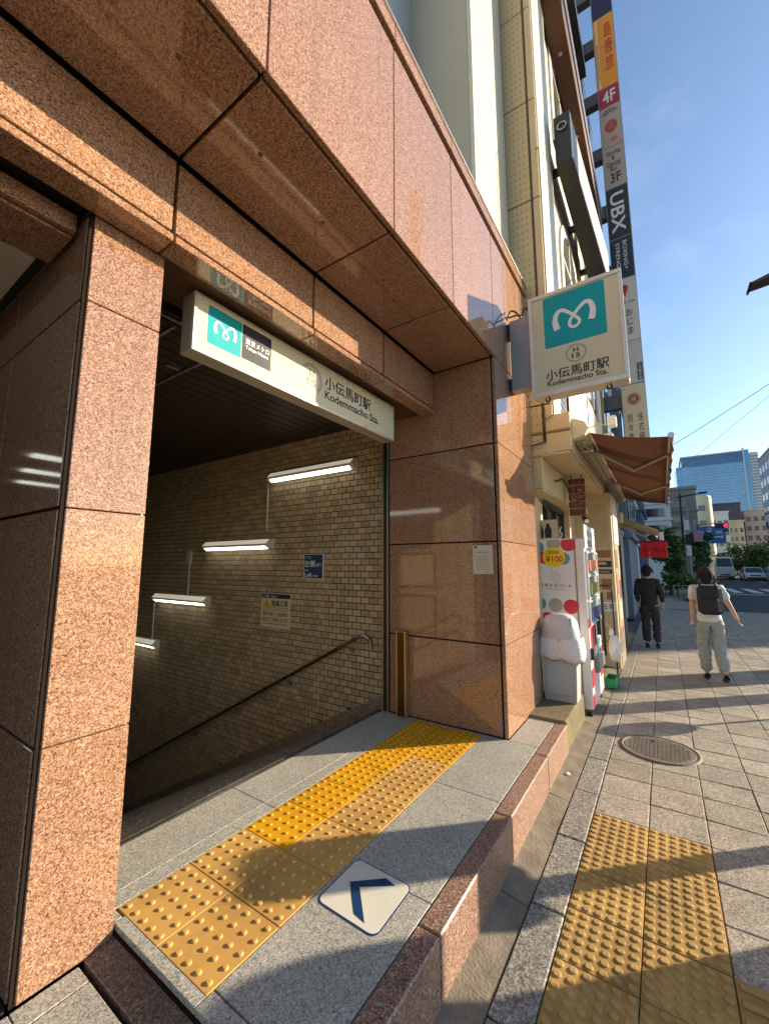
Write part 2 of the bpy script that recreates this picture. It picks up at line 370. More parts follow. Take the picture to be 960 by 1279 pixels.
# gum spots and stains on the pavers
t = PAVER.node_tree; b_ = t.nodes['Principled BSDF']; src = b_.inputs['Base Color'].links[0].from_socket
v_ = N(t, 'ShaderNodeTexVoronoi'); v_.inputs['Scale'].default_value = 5.5; t.links.new(pos(t), v_.inputs['Vector'])
sp_ = N(t, 'ShaderNodeSeparateColor'); t.links.new(v_.outputs['Color'], sp_.inputs[0])
gum = mathn(t, 'MULTIPLY', mathn(t, 'LESS_THAN', v_.outputs['Distance'], .085), mathn(t, 'GREATER_THAN', sp_.outputs[0], .62))
t.links.new(mixc(t, mathn(t, 'MULTIPLY', gum, .6), src, hx(62, 56, 50)), b_.inputs['Base Color'])
TS = stud_tile(6, .2985, .0185, .0125, .0055).use(TACS); TS.mi = [0] * len(TS.f); TSm = TS.mesh('tactile_tile')
for i in range(11):
    for j in range(2):
        x = 3.172 - .3 * (i + 1); inst('tactile_tile', TSm, pav, (x, .1875 - .3 * j, .001 + random.uniform(-.001, .001)))
tb = MB().box(.0015, .297, .0015, .297, -.02, 0, .002)
for k in range(4):
    y = .037 + .075 * k; tb.box(.012, .287, y - .016, y + .016, -.002, .0055, .004)
tb.use(TACS); tb.mi = [0] * len(tb.f)
TBm = tb.mesh('tactile_bar_tile')
for i in range(3):
    for j in range(3):
        o = inst('tactile_bar_tile', TBm, pav, (1.372 + .3 * i + .3, -.1125 - .3 * j - .3, .001)); o.rotation_euler.z = R_(90); o.location.x += 0
for i in range(28):
    x = -2.0 + .6 * i
    MB().box(x + .003, x + .596, .490, .638, -.08, .004 + random.uniform(-.002, .003), .006).build('edging_stone', EDGEG, pav)
gut = MB()
for i in range(26):
    x = -2 + .52 * i
    if x > 11: break
    a = [random.uniform(-.004, .004) for _ in range(2)]
    gut.add([(x, .642, a[0]), (x + .517, .642, a[1]), (x + .517, .80, .028 + a[0]), (x, .80, .028 + a[1]), (x, .642, -.1), (x + .517, .642, -.1), (x + .517, .80, -.1), (x, .80, -.1)],
            [(0, 1, 2, 3), (0, 4, 5, 1), (1, 5, 6, 2), (3, 7, 4, 0)])
gut.build('gutter_strip', CONC, pav)
cr = MB()
for (x0, x1, yy) in ((3.18, 3.26, .70), (2.42, 2.5, .72), (1.52, 1.6, .69)):
    pass
litter = MB(); bmq = bmesh.new(); bmesh.ops.create_icosphere(bmq, subdivisions=1, radius=.028)
for v in bmq.verts: v.co *= random.uniform(.6, 1.15); v.co.z *= .35
litter.bm(bmq, False, Matrix.Translation((3.55, .715, .022)))
tag(litter.build('litter_scrap', M('scrap_paper', hx(225, 222, 215), .8), loc=(3.55, .715, .015)), 'crumpled white paper scrap lying in the concrete gutter strip', 'litter')
kb = MB()
for i in range(30):
    kb.box(-8 + .9 * i, -8 + .9 * i + .893, -3.16, -3.0, -.14, .004, .008)
    if -8 + .9 * i > 17.6: break
for j in range(6): kb.box(18.6, 18.76, -3.16 + .9 * j, -3.16 + .9 * j + .893, -.14, .004, .008)
kb.build('kerb_stone', EDGEG, pav)
pav2 = MB().box(18.8 + 11, 120, -3.0, 3, -.14, 0).build('far_pavement', PAVER); tag(pav2, kind='structure')
corner = MB().box(18.6, 27, -1.2, 3, -.14, 0.0).build('corner_pavement', PAVER); tag(corner, kind='structure')
oppo = MB().box(-40, 200, -26, -21, -.14, 0.0).build('opposite_pavement', PAVER); tag(oppo, kind='structure')
# ---- manhole
mh = thing('manhole_cover', (4.5, .14, 0), 'round worn iron manhole cover set among the beige pavers', 'manhole cover')
IRON = M('worn_iron', hx(118, 108, 94), .7, .15, var=.3, vs=14, bump=.001, bs=120, dirt=.4)
MB().lathe([(.30, -.02), (.30, .007), (.272, .009), (.27, .001)], (4.5, .14, 0), 40).build('frame', IRON, mh)
mc = MB().lathe([(.266, -.02), (.266, .005), (.262, .007)], (4.5, .14, 0), 40)
for a in range(-8, 9):
    for b in range(-8, 9):
        if a * a + b * b < 64: mc.box(4.5 + a * .03 - .009, 4.5 + a * .03 + .009, .14 + b * .03 - .009, .14 + b * .03 + .009, .004, .0105)
mc.build('lid', IRON, mh)
box('lifting_slot', mh, BLACK, 4.62, 4.66, .18, .2, .004, .0125)
# ---- entrance floor
ef = MB().box(.86, 3.345, .78, 2.34, -.1, F - .02).box(3.345, 3.92, .78, 1.088, -.1, F - .02).build('entrance_floor', JOINT); tag(ef, kind='structure')
def slab(mat, x0, x1, y0, y1, name='floor_slab', g=.0018, z=F, par=ef):
    return MB().box(x0 + g, x1 - g, y0 + g, y1 - g, z - .03, z, .002).build(name, mat, par)
for a, b in ((.86, 1.51), (1.51, 2.365), (2.365, 3.215), (3.215, 3.92)):
    MB().box(a + .002, b - .002, .772, .866, .0, F + .001, .006).build('kerb_stone', CURBG, ef)
for a, b in ((.935, 1.62), (1.62, 2.47), (2.47, 3.335)): slab(GREYG, a, b, .868, 1.29)
slab(GREYG, 3.335, 3.92, .868, 1.088)
for a, b in ((.868, 1.29), (1.29, 1.83)): slab(GREYG, .865, .933, a, b, 'border_strip')
for a, b in ((.865, 1.714), (1.714, 2.55), (2.55, 3.335)): slab(GREYG, a, b, 1.892, 1.98, 'border_strip')
slab(GREYG, .868, .90, 1.83, 1.89, 'border_strip')
for a, b in ((.865, 1.714), (1.714, 2.55), (2.55, 3.335)): slab(GREYG, a, b, 1.98, 2.275)
slab(GREYG, 3.306, 3.335, 1.29, 1.89, 'border_strip')
TE = stud_tile(5, .3, .0125, .0075, .0058)
TE.use(TACB); TE.mi = [0] * len(TE.f); TEb = TE.mesh('tactile_tile'); TE.mats = [TACG]; TEg = TE.mesh('tactile_tile')
for i in range(8):
    for j in range(2):
        inst('tactile_tile', TEg if (j == 1 and i >= 2) or i >= 6 else TEb, ef, (.905 + .3 * i, 1.29 + .3 * j, F + .0015))  # pillar shade put into the colour: right-end tiles turn golden
for k, (y, mt) in enumerate(((2.279, STEEL), (2.296, BLACK), (2.312, STEEL), (2.328, BLACK))):
    MB().box(.866, 3.335, y, y + .013, F - .04, F + (.002 if mt is STEEL else -.008)).build('shutter_track', mt, ef)
# step down to the landing on the left
land = MB().box(-5, .75, .7, 1.80, -.1, .185).box(-5, .56, 1.80, 10, -.1, .185).build('landing', JOINT); tag(land, kind='structure')
for a, b in ((-1.0, -.2), (-.2, .56)):
    slab(GREYG, a, b, 1.715, 1.805, 'border_strip', z=.2, par=land)
    for c, d in ((1.0, 1.35), (1.35, 1.713)): slab(GREYG, a, min(b, .56), c, d, z=.2, par=land)
slab(GREYG, .56, .75, 1.715, 1.805, 'border_strip', z=.2, par=land); slab(GREYG, .56, .75, 1.35, 1.713, z=.2, par=land); slab(GREYG, .56, .75, 1.0, 1.35, z=.2, par=land)
MB().box(-5, .56, 1.84, 10, .17, .2).build('added_dark_mat', M('bounce_dimming_mat', hx(48, 42, 38), .95, var=.3, vs=30, bump=.003, bs=120), land)  # dark mat added to cut sunlight bouncing off the lobby floor
rp = MB(); rp.prism([(.765, 1.805, .205), (.765, 1.25, .205), (.858, 1.25, .222), (.858, 1.805, .222), ], (0, 0, -.06)); rp.build('ramp_stone', DARKG, land)
rp = MB(); rp.prism([(.765, 1.243, .205), (.765, .70, .205), (.858, .70, .222), (.858, 1.243, .222)], (0, 0, -.06)); rp.build('ramp_stone', DARKG, land)
# arrow sticker
st = thing('floor_sticker', (1.51, 1.118, F), 'white diamond sticker with navy arrow stuck on the grey floor', 'floor sign')
u, v = Vector((.985, .02, 0)).normalized(), Vector((.02, 1, 0)).normalized()
zt = F + .001
MB().rrect((1.512, 1.118, zt), .288, .302, u, v, .001, .035).build('border', NAVY, st)
MB().rrect((1.512, 1.118, zt + .001), .276, .290, u, v, .001, .03).build('face', M('sticker_white', hx(222, 216, 196), .55, var=.08, vs=9, dirt=.12), st)
ar = [(1.524, 1.209), (1.406, 1.094), (1.396, 1.035), (1.525, 1.157), (1.614, 1.036), (1.628, 1.091)]
MB().prism([(x, y, zt + .002) for x, y in ar], (0, 0, .001)).build('arrow', NAVY, st)
# ---- stairs
stz = lambda y: F - .508 * (y - 2.34)
stairs = MB().prism([(.9, 2.342, F - .3), (.9, 10.5, stz(10.5) - .3), (.9, 10.5, stz(10.5) - .6), (.9, 2.342, -.8)], (2.6, 0, 0)).build('stairs', CONC); tag(stairs, kind='structure')
STEP = granite('stair_stone', [(.0, hx(60, 56, 50)), (.4, hx(110, 104, 94)), (.8, hx(150, 142, 130)), (1, hx(180, 172, 160))], 150, .6, .3, .0005, dirt=.3)
for i in range(27):
    y = 2.342 + i * .295; z = F - .15 * (i + 1)
    MB().box(.92, 3.47, y, y + .31, z - .16, z, .004).build('step', STEP, stairs)
# ================================================================== STATION ENTRANCE
se = thing('station_entrance', (3.0, 1.6, 0), 'subway station entrance clad in polished salmon granite with stairs going down', 'building')
XJ = [-1.81, -.93, -.05, .83, 1.71, 2.49, 3.34, 4.5]
def panel(name, x0, x1, y0, y1, z0, z1, g=.004, bev=.003, mat=PINK):
    return MB().box(x0 + g * (x1 - x0 > .05), x1 - g * (x1 - x0 > .05), y0 + g * (y1 - y0 > .05), y1 - g * (y1 - y0 > .05), z0 + g * (z1 - z0 > .05), z1 - g * (z1 - z0 > .05), bev).build(name, mat, se)
SOF = 3.43
for a, b in zip(XJ[:-1], XJ[1:]):
    panel('fascia_panel', a, b, 1.09, 1.12, SOF + .004, 4.625, .0035)
    panel('coping_stone', a, b, 1.075, 1.22, 4.672, 4.775, .002)
    box('coping_cap', se, ALU, a + .001, b - .001, 1.068, 1.24, 4.777, 4.795)
for a, b in zip(XJ[:-2], XJ[1:-1]):
    panel('soffit_panel', a, b, 1.124, 1.682, SOF, SOF + .03, .007)
    e = 3.26 if b > 3.3 else b
    panel('beam_panel', a, b, 1.69, 1.72, 3.064, SOF - .008, .007)
    panel('beam_trim', a, b, 1.672, 1.81, 3.014, 3.048, .004, .003)
box('backing', se, JOINT, -3, 4.49, 1.125, 2.2, 3.48, 4.665)
box('backing_core', se, JOINT, -3, 3.345, 1.722, 2.2, 3.06, 3.475)
# bolts under the soffit
for x, y in ((1.02, 1.36), (1.45, 1.38), (2.0, 1.36), (2.22, 1.42), (.62, 1.32)):
    MB().cyl((x, y, SOF), (x, y, SOF - .003), .010, n=12).build('bolt_cap', M('bolt_bronze', hx(104, 74, 56), .5, .2), se)
ZC = [.25, .957, 1.80, 2.645, SOF]
for a, b in zip(ZC[:-1], ZC[1:]):
    panel('pillar_slab', 3.34, 4.5, 1.09, 1.12, a, b, .0025)
    panel('pillar_slab', 3.34, 3.37, 1.129, 2.2, a, b, .006)
box('backing', se, JOINT, 3.35, 4.49, 1.122, 2.29, .0, 3.47)
# pillar left
ZL = [.2, .972, 1.812, 2.645, 3.018]
for a, b in zip(ZL[:-1], ZL[1:]):
    panel('pillar_slab', .575, .862, 1.81, 1.84, a, b, .0025)
    for c, d in ((1.83, 2.65), (2.65, 3.5), (3.5, 4.4)): panel('pillar_slab', .56, .575, c, d, a, b, .006)
box('backing', se, JOINT, .57, .855, 1.842, 2.3, .1, 3.04)
box('corner_joint', se, JOINT, .563, .574, 1.818, 1.829, .2, 3.015)
box('edge_strip', se, ALU, .858, .866, 1.845, 1.86, F, 3.015)
# lintel over the opening with shutter slot
LINT = M('stained_lintel', hx(96, 70, 44), .55, var=.5, vs=4, bump=.001, dirt=.4)
box('lintel', se, LINT, .57, 3.34, 1.812, 2.16, 3.045, 3.062)
for y in (2.17, 2.215, 2.26): box('shutter_slot', se, BLACK if y != 2.215 else STEEL, .865, 3.338, y, y + .03, 3.0, 3.06)
for (x0, x1, s) in ((3.337, 3.47, 1),):
    box('guide_rail', se, ALU, 3.322, 3.34, 2.205, 2.215, F, 3.0)
    box('guide_rail', se, BLACK, 3.335, 3.36, 2.216, 2.262, F, 3.0)
    box('guide_rail', se, BLACK, 3.35, 3.46, 2.264, 2.285, F, 3.1)
    box('guide_rail', se, ALU, 3.325, 3.344, 2.263, 2.271, F, 3.0)
box('guide_rail', se, ALU, .866, .885, 2.205, 2.285, F, 3.0)
# lobby on the left: lintel, ceiling with strip lamps, walls
panel('lobby_lintel', -1.2, .55, 1.90, 1.93, 2.955, 3.04); panel('lobby_lintel', -3, -1.2, 1.90, 1.93, 2.955, 3.04)
panel('lobby_soffit', -1.2, .55, 1.935, 2.2, 2.95, 2.98); panel('lobby_soffit', -3, -1.2, 1.935, 2.2, 2.95, 2.98)
box('lobby_ceiling', se, M('lobby_ceiling_cream', hx(205, 196, 176), .8), -4, .50, 2.21, 10, 2.952, 3.0)
box('lobby_wall', se, M('lobby_wall_tan', hx(120, 96, 76), .5), -4, .6, 10, 10.1, .1, 3.0)
box('lobby_wall', se, M('lobby_wall_tan', (1, 1, 1)), -4.1, -4, 1.9, 10, .1, 3.0)
box('lobby_wall', se, M('lobby_wall_tan', (1, 1, 1)), .562, .6, 4.4, 10, .1, 3.0)
LOBD = M('bounce_dimming_panel', hx(48, 40, 34), .3, var=.2)  # dark facing added opposite to keep bounce light off the lobby wall
for a, b in zip(ZL[:-1], ZL[1:]):
    panel('pillar_slab', -1.9, -.95, 1.81, 1.84, a, b, .0025); panel('pillar_slab', -2.9, -1.9, 1.81, 1.84, a, b, .0025)  # unseen pillar across the lobby, added to block sky light
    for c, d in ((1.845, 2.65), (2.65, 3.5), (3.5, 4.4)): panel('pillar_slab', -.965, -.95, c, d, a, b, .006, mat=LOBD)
box('backing', se, JOINT, -3, -.966, 1.845, 4.4, .1, 3.0)
LAMPL = M('lobby_lamp_glow', (.9, .9, .9), .5, emit=hx(235, 240, 225), es=1.4)
for x0, x1, y in ((-2.2, -.93, 8.5), (-2.0, -.7, 7.4), (-1.9, -.5, 6.3), (-3.9, -2.6, 8.5)):
    box('lobby_lamp', se, LAMPL, x0, x1, y - .09, y + .09, 2.93, 2.951)
# interior ceiling slats
SLAT = M('dark_ceiling_slat', hx(62, 48, 36), .45, .3, var=.2)
CEIL = 3.12
for i in range(62):
    y = 2.3 + .125 * i
    box('ceiling_slat', se, SLAT, .95, 3.45, y, y + .112, CEIL, CEIL + .02)
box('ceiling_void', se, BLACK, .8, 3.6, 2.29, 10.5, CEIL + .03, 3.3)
for x in (1.25, 1.62): box('ceiling_rail', se, STEEL, x, x + .02, 2.3, 3.6, CEIL - .015, CEIL - .002)
for (x, y) in ((1.4, 2.5), (1.2, 2.75), (1.5, 3.0)): box('ceiling_clip', se, ALU, x, x + .1, y, y + .025, CEIL - .012, CEIL - .001)
box('ceiling_patch', se, CREAM, 1.66, 2.0, 2.66, 2.76, CEIL - .006, CEIL - .001)
box('end_wall', se, M('stairwell_wall', hx(92, 80, 62), .7), .8, 3.6, 10.4, 10.6, -5, 3.2)
# ---- brick stair walls
BRK = M('glazed_stair_brick', hx(180, 160, 128), .32, var=.14, vs=9, rnd=.2, isl=True, spec=.5, bump=.0006, bs=90)
MORT = M('brick_mortar', hx(36, 29, 22), .9, var=.2)
SKIRT = granite('skirting_stone', [(.0, hx(70, 62, 54)), (.4, hx(122, 108, 94)), (.8, hx(160, 146, 130)), (1, hx(190, 178, 164))], 140, .5, .4)
def brick_wall(x, sgn, label, indiv):
    wl = thing('brick_wall', (x, 2.3, F), label, 'wall')
    x0, x1 = (x, x + .15) if sgn > 0 else (x - .15, x)
    MB().prism([(x0 + .003 * sgn if sgn > 0 else x0, 2.29, .0), (x0 + .003 if sgn > 0 else x0, 10.4, -5), (x0 + .003 if sgn > 0 else x0, 10.4, 3.3), (x0 + .003 if sgn > 0 else x0, 2.29, 3.3)], (.147, 0, 0)).build('mortar_backing', MORT, wl)
    bx = MB().box(0, -.008 * sgn, .004, .105, .004, .062, .0018).use(BRK); bx.mi = [0] * len(bx.f); bm_ = bx.mesh('brick')
    rest = MB().use(BRK); n = 0
    sk = lambda y: F + .10 - .508 * (y - 2.34)
    cand = []
    for r in range(0, 130):
        z = CEIL - .066 * (r + 1)
        for c in range(0, 76):
            y = 2.296 + .109 * c - (.0545 if r % 2 else 0)
            if z + .066 < sk(y + .05) or y > 10.3: continue
            cand.append((c, r, y, z))
    cand.sort()
    for c, r, y, z in cand:
        d = random.uniform(-.0012, .0012)
        if y < 2.296: rest.box(x + d, x + d - .007 * sgn, 2.298, y + .106, z + .003, z + .063); continue
        if indiv and n < 298: inst('brick', bm_, wl, (x + d, y, z)); n += 1
        else: rest.box(x + d, x + d - .008 * sgn, y + .004, y + .105, z + .004, z + .062)
    tag(rest.build('brick', None, wl), kind='stuff')
    k = MB(); xs = x - .012 * sgn if sgn > 0 else x
    for i in range(9):
        a, b = 2.30 + .9 * i + .002, 2.30 + .9 * (i + 1) - .002
        MB().prism([(xs, a, sk(a) - .17), (xs, b, sk(b) - .17), (xs, b, sk(b)), (xs, a, sk(a))], (.012, 0, 0)).build('skirting_stone', SKIRT, wl)
    return wl
brick_wall(3.45, 1, 'buff glazed brick wall beside the stairs carrying lamps and handrail', True)
brick_wall(.95, -1, 'inner brick wall behind the left pillar with two framed panels', False)
# framed panels and rails of the opposite stair wall (seen mirrored in the polished pillar)
for (y, z0, z1) in ((3.3, 1.25, 1.8), (3.3, .55, 1.15)):
    fr = thing('wall_frame', (.95, y, z0), ('dark framed upper' if z0 > 1 else 'dark framed lower') + ' panel on the inner brick wall', 'frame')
    box('frame', fr, BLACK, .958, .975, y - .4, y + .4, z0, z1); box('panel', fr, BRK, .976, .98, y - .36, y + .36, z0 + .04, z1 - .04)
# ---- handrails
def handrail(x, sgn, z0, label):
    hr = thing('handrail', (x, 2.55, z0), label, 'handrail', 'handrails of the stairwell')
    y0, y1 = 2.62, 9.4; zz = lambda y: z0 - .524 * (y - 2.56)
    xr = x - .07 * sgn
    MB().tube([(xr, y0, zz(y0)), (xr, y1, zz(y1))], .019, 10).build('rail', M('dark_rail', hx(84, 70, 52), .3, .7), hr)
    e = smooth_path([(xr, y0 + .0, zz(y0)), (xr, y0 - .06, zz(y0) + .028), (xr + .01 * sgn, y0 - .11, zz(y0) + .018), (xr + .04 * sgn, y0 - .135, zz(y0) - .03), (xr + .045 * sgn, y0 - .135, zz(y0) - .10)], 5)
    MB().tube(e, .021, 10).build('rail_end', STEEL, hr)
    MB().tube([(xr, y0, zz(y0)), (xr, y0 + .25, zz(y0 + .25))], .021, 10).build('rail_sleeve', M('grey_rail', hx(120, 108, 90), .4, .7), hr)
    for y in (2.72, 3.62, 4.5, 5.4, 6.3, 7.2, 8.1):
        z = zz(y); MB().tube(smooth_path([(xr, y, z - .015), (xr, y, z - .06), (xr + .03 * sgn, y, z - .085), (xr + .068 * sgn, y, z - .085)], 4), .007, 6).cyl((xr + .062 * sgn, y, z - .085), (xr + .069 * sgn, y, z - .085), .028, n=12).build('bracket', STEEL, hr)
handrail(3.45, 1, .90, 'dark metal handrail sloping down the buff brick stair wall')
handrail(.95, -1, .90, 'upper handrail on the inner brick wall behind left pillar')
handrail(.95, -1, .66, 'lower handrail on the inner brick wall behind left pillar')
# ---- stair lamps
GLOW = M('fluorescent_glow', (.9, .9, .9), .4, emit=hx(250, 248, 236), es=2.9)
LAMPW = M('lamp_housing', hx(206, 198, 178), .45, var=.06)
for i, (ya, yb, z, lb) in enumerate(((2.67, 4.06, 2.70, 'topmost wall lamp on the stair wall nearest the opening'), (3.98, 5.38, 1.87, 'second wall lamp down the stair wall with a conduit above it'),
                               (5.24, 6.66, 1.11, 'third wall lamp down the stair wall below the small grey box'), (6.5, 7.9, .40, 'lowest wall lamp half hidden behind the left granite pillar'))):
    lp = thing('stair_lamp', (3.45, (ya + yb) / 2, z), lb, 'lamp', 'lamps stepping down the stair wall')
    sec = [(3.442, z + .06), (3.39, z + .055), (3.335, z - .005), (3.345, z - .03), (3.40, z - .065), (3.442, z - .065)]
    b = MB().prism([(x, ya, zz) for x, zz in sec], (0, yb - ya, 0)); b.build('housing', LAMPW, lp)
    d = Vector((.055, 0, -.035)).normalized(); n = Vector((-.035, 0, -.055)).normalized()
    c = Vector((3.3725, (ya + yb) / 2, z - .0475)); q = []
    for s1, s2 in ((-1, -1), (1, -1), (1, 1), (-1, 1)): q.append(c + d * .026 * s1 + Y_ * ((yb - ya) / 2 - .06) * s2)
    MB().prism(q, n * .008).build('tube', GLOW, lp)
    q = [c + X_ * 0 + p for p in ()]
    MB().prism([Vector((3.337, ya + .03, z - .004)), Vector((3.337, yb - .03, z - .004)), Vector((3.389, yb - .03, z + .052)), Vector((3.389, ya + .03, z + .052))], Vector((-.04, 0, .036)) * .06).build('front_glow', M('lamp_front', hx(232, 226, 206), .4, emit=hx(255, 244, 220), es=.2), lp)
    # conduit down to the next lamp
    if i in (0, 2):
        MB().tube([(3.43, yb + .02, z), (3.43, yb + .05, z), (3.43, yb + .055, z - .04), (3.43, yb + .055, z - .66)], .011, 8).build('conduit', LAMPW, lp)
    if i == 1:
        MB().tube([(3.43, 5.8, z - .25), (3.43, 5.8, z - .70)], .011, 8).build('conduit', LAMPW, lp)
        box('junction_box', lp, LAMPW, 3.40, 3.442, 5.75, 5.85, z - .26, z - .06, .004)
for i, (ya, yb, z) in enumerate(((2.72, 4.1, 2.50), (4.1, 5.5, 1.75), (5.5, 6.9, 1.0))):
    lp = thing('stair_lamp', (.95, (ya + yb) / 2, z), ('topmost', 'middle', 'lowest')[i] + ' lamp on the inner stair wall behind the left granite pillar', 'lamp', 'lamps stepping down the inner stair wall')
    sec = [(.958, z + .06), (1.01, z + .055), (1.065, z - .005), (1.055, z - .03), (1.0, z - .065), (.958, z - .065)]
    MB().prism([(x, ya, zz) for x, zz in sec], (0, yb - ya, 0)).build('housing', LAMPW, lp)
    MB().prism([(1.062, ya + .06, z - .022), (1.062, yb - .06, z - .022), (1.01, yb - .06, z - .072), (1.01, ya + .06, z - .072)], (.006, 0, -.006)).build('tube', M('dim_fluorescent_glow', (.9, .9, .9), .4, emit=hx(250, 250, 240), es=1.6), lp)
# ---- signs on the stair wall
L_, U_ = Vector((0, -1, 0)), Z_          # reading direction on a wall that faces -X: right = -Y
def wall_sign(name, x, y0, y1, z0, z1, label, cat):
    t = thing(name, (x, (y0 + y1) / 2, z0), label, cat); return t, (y0 + y1) / 2, (z0 + z1) / 2
xs = 3.441
ks, cy, cz = wall_sign('keep_left_sign', xs, 3.155, 3.445, 1.45, 1.725, 'blue keep left sign on the stair wall below the top lamp', 'sign')
MB().rrect((xs, cy, cz), .30, .285, L_, U_, .008, .006).build('rim', PRINTW, ks)
MB().rrect((xs - .0082, cy, cz), .286, .271, L_, U_, .001, .005).build('face', NAVY, ks)
xf = xs - .0095
t = MB(); t.text('ここでは', (xf, cy + .085, cz + .105), L_, U_, .10, .026, .0008, .01); t.text('左側', (xf, cy + .055, cz + .03), L_, U_, .165, .075, .0008, .03)
t.text('通行', (xf, cy - .085, cz + .015), L_, U_, .085, .04, .0008, .01); t.text('Keep', (xf, cy + .105, cz - .045), L_, U_, .06, .024, .0008, .02)
t.text('Left', (xf, cy + .075, cz - .098), L_, U_, .12, .05, .0008, .03); t.text('Here', (xf, cy - .04, cz - .105), L_, U_, .07, .026, .0008, .02); t.build('lettering', PRINTW, ks)
ws, cy, cz = wall_sign('wind_warning_sign', xs, 3.655, 4.17, .855, 1.255, 'cream strong wind warning sign with yellow triangle on brick wall', 'sign')
MB().rrect((xs, cy, cz), .515, .40, L_, U_, .006, .004).build('face', M('warning_cream', hx(214, 200, 166), .5), ws)
MB().rrect((xs - .006, cy, cz + .172), .505, .05, L_, U_, .001, .002).build('header', DKGREY, ws)
xf = xs - .0075
MB().text('ご注意', (xf, cy + .17, cz + .172), L_, U_, .12, .03, .0008, .02).text('Notice', (xf, cy + .03, cz + .170), L_, U_, .10, .024, .0008, .01).build('header_lettering', PRINTW, ws)
tri = [(xf, cy + .155 + .075, cz + .03), (xf, cy + .155 - .075, cz + .03), (xf, cy + .155, cz + .13)]
MB().prism(tri, (-.001, 0, 0)).build('triangle', M('warning_yellow', hx(226, 170, 30), .5), ws)
t = MB(); t.text('!', (xf - .001, cy + .155, cz + .07), L_, U_, .012, .055, .0008, .02); t.text('強風注意', (xf, cy - .075, cz + .09), L_, U_, .29, .07, .0008, .035)
t.text('Caution Strong Wind', (xf, cy - .075, cz + .035), L_, U_, .29, .022, .0008, .01); t.add([(xf, cy + .24, cz + .012), (xf, cy - .24, cz + .012), (xf, cy - .24, cz + .008), (xf, cy + .24, cz + .008)], [(0, 1, 2, 3)])
t.text('電車の進入・進出時の', (xf, cy, cz - .04), L_, U_, .44, .046, .0008, .012); t.text('風圧にご注意ください', (xf, cy, cz - .105), L_, U_, .44, .046, .0008, .012)
t.text('Strong wind caused by trains', (xf, cy, cz - .155), L_, U_, .43, .026, .0008, .006); t.build('lettering', INK, ws)
nt_, cy, cz = wall_sign('paper_notice', 3.339, 1.166, 1.341, 1.527, 1.769, 'small white paper notice taped to the polished pillar side', 'notice')
MB().rrect((3.339, cy, cz), .175, .242, L_, U_, .0015, .003).build('sheet', M('laminated_paper', hx(206, 196, 176), .35, var=.05), nt_)
t = MB().text('ご利用のお客様へ', (3.337, cy, cz + .06), L_, U_, .10, .013, .0004)
t.build('heading', DKGREY, nt_)
for k in range(8): MB().text('ただいま工事のためご不便をおかけし'[:17 - (k % 3) * 2], (3.337, cy + (k % 3) * .005, cz + .03 - .016 * k), L_, U_, .125 - (k % 3) * .01, .007, .0004).build('text_line', DKGREY, nt_)
MB().text('東京メトロ', (3.337, cy - .045, cz - .105), L_, U_, .04, .008, .0004).build('signature', DKGREY, nt_)
MB().rrect((3.337, cy + .06, cz + .105), .03, .012, L_, U_, .0004, .001).build('logo_bar', NAVY, nt_)
# ---- bronze post
bp = thing('barrier_post', (3.29, 2.02, F), 'bronze flood barrier post standing against the granite pillar', 'post')
MB().box(3.275, 3.338, 1.985, 2.075, F, 1.0, .006).build('post_body', BRONZE, bp)
box('flange', bp, BRONZE, 3.262, 3.276, 2.068, 2.082, F, .998, .002); box('flange', bp, BRONZE, 3.262, 3.276, 1.978, 1.992, F, .998, .002)
box('slot', bp, M('bronze_shadow_metal', hx(86, 62, 36), .35, .8), 3.2735, 3.275, 1.994, 2.066, F + .01, .99)
# ================================================================== STATION SIGNS
RX = Vector((1, 0, 0))                      # reading direction on a wall that faces -Y
hs = thing('hanging_station_sign', (2.0, 1.95, 2.69), 'long lightbox station sign hanging under the granite beam over the stairs', 'station sign')
MB().box(1.06, 2.955, 1.905, 2.005, 2.69, 3.012, .004).build('housing', M('sign_housing', hx(196, 186, 164), .35, .3), hs)
fr = MB()
for a in ((1.06, 2.955, 2.69, 2.708), (1.06, 2.955, 2.994, 3.012), (1.06, 1.078, 2.708, 2.994), (2.937, 2.955, 2.708, 2.994)): fr.box(a[0], a[1], 1.893, 1.906, a[2], a[3], .002)
fr.build('frame', M('sign_frame', hx(222, 214, 194), .3, .4), hs)
box('face', hs, SIGNW, 1.0782, 2.9368, 1.8995, 1.9045, 2.7082, 2.9938)
yf = 1.8994
def hp(x, z): return (x, yf, z)
MB().rrect(hp(1.2475, 2.873), .208, .212, RX, U_, .001, .008).build('teal_square', TEAL, hs)
metro_mark(MB(), (1.2475, yf - .0012, 2.873), .185, RX, U_).build('heart_mark', PRINTW, hs)
MB().rrect(hp(1.462, 2.878), .208, .206, RX, U_, .001, .008).build('name_plate', DKGREY, hs)
t = MB().text('東京メトロ', (1.465, yf - .0012, 2.888), RX, U_, .172, .036, .0006, .02); t.text('Tokyo Metro', (1.463, yf - .0012, 2.848), RX, U_, .165, .026, .0006, .02); t.build('name_lettering', PRINTW, hs)
MB().ring(hp(1.922, 2.872), .082, .106, RX, U_, .001, 32).build('line_ring', GREYINK, hs)
t = MB().text('H', (1.921, yf - .001, 2.905), RX, U_, .05, .052, .0006, .03); t.text('15', (1.921, yf - .001, 2.842), RX, U_, .085, .052, .0006, .03)
t.build('line_lettering', INK, hs); MB().text('小伝馬町駅', (2.33, yf - .001, 2.903), RX, U_, .55, .098, .0006, .028).build('station_name', INK, hs); MB().text('Kodemmacho Sta.', (2.387, yf - .001, 2.808), RX, U_, .665, .062, .0006, .02).build('roman_name', INK, hs)
for x in (1.35, 2.65): MB().cyl((x, 1.955, 3.01), (x, 1.955, 3.047), .018).build('hanger', ALU, hs)
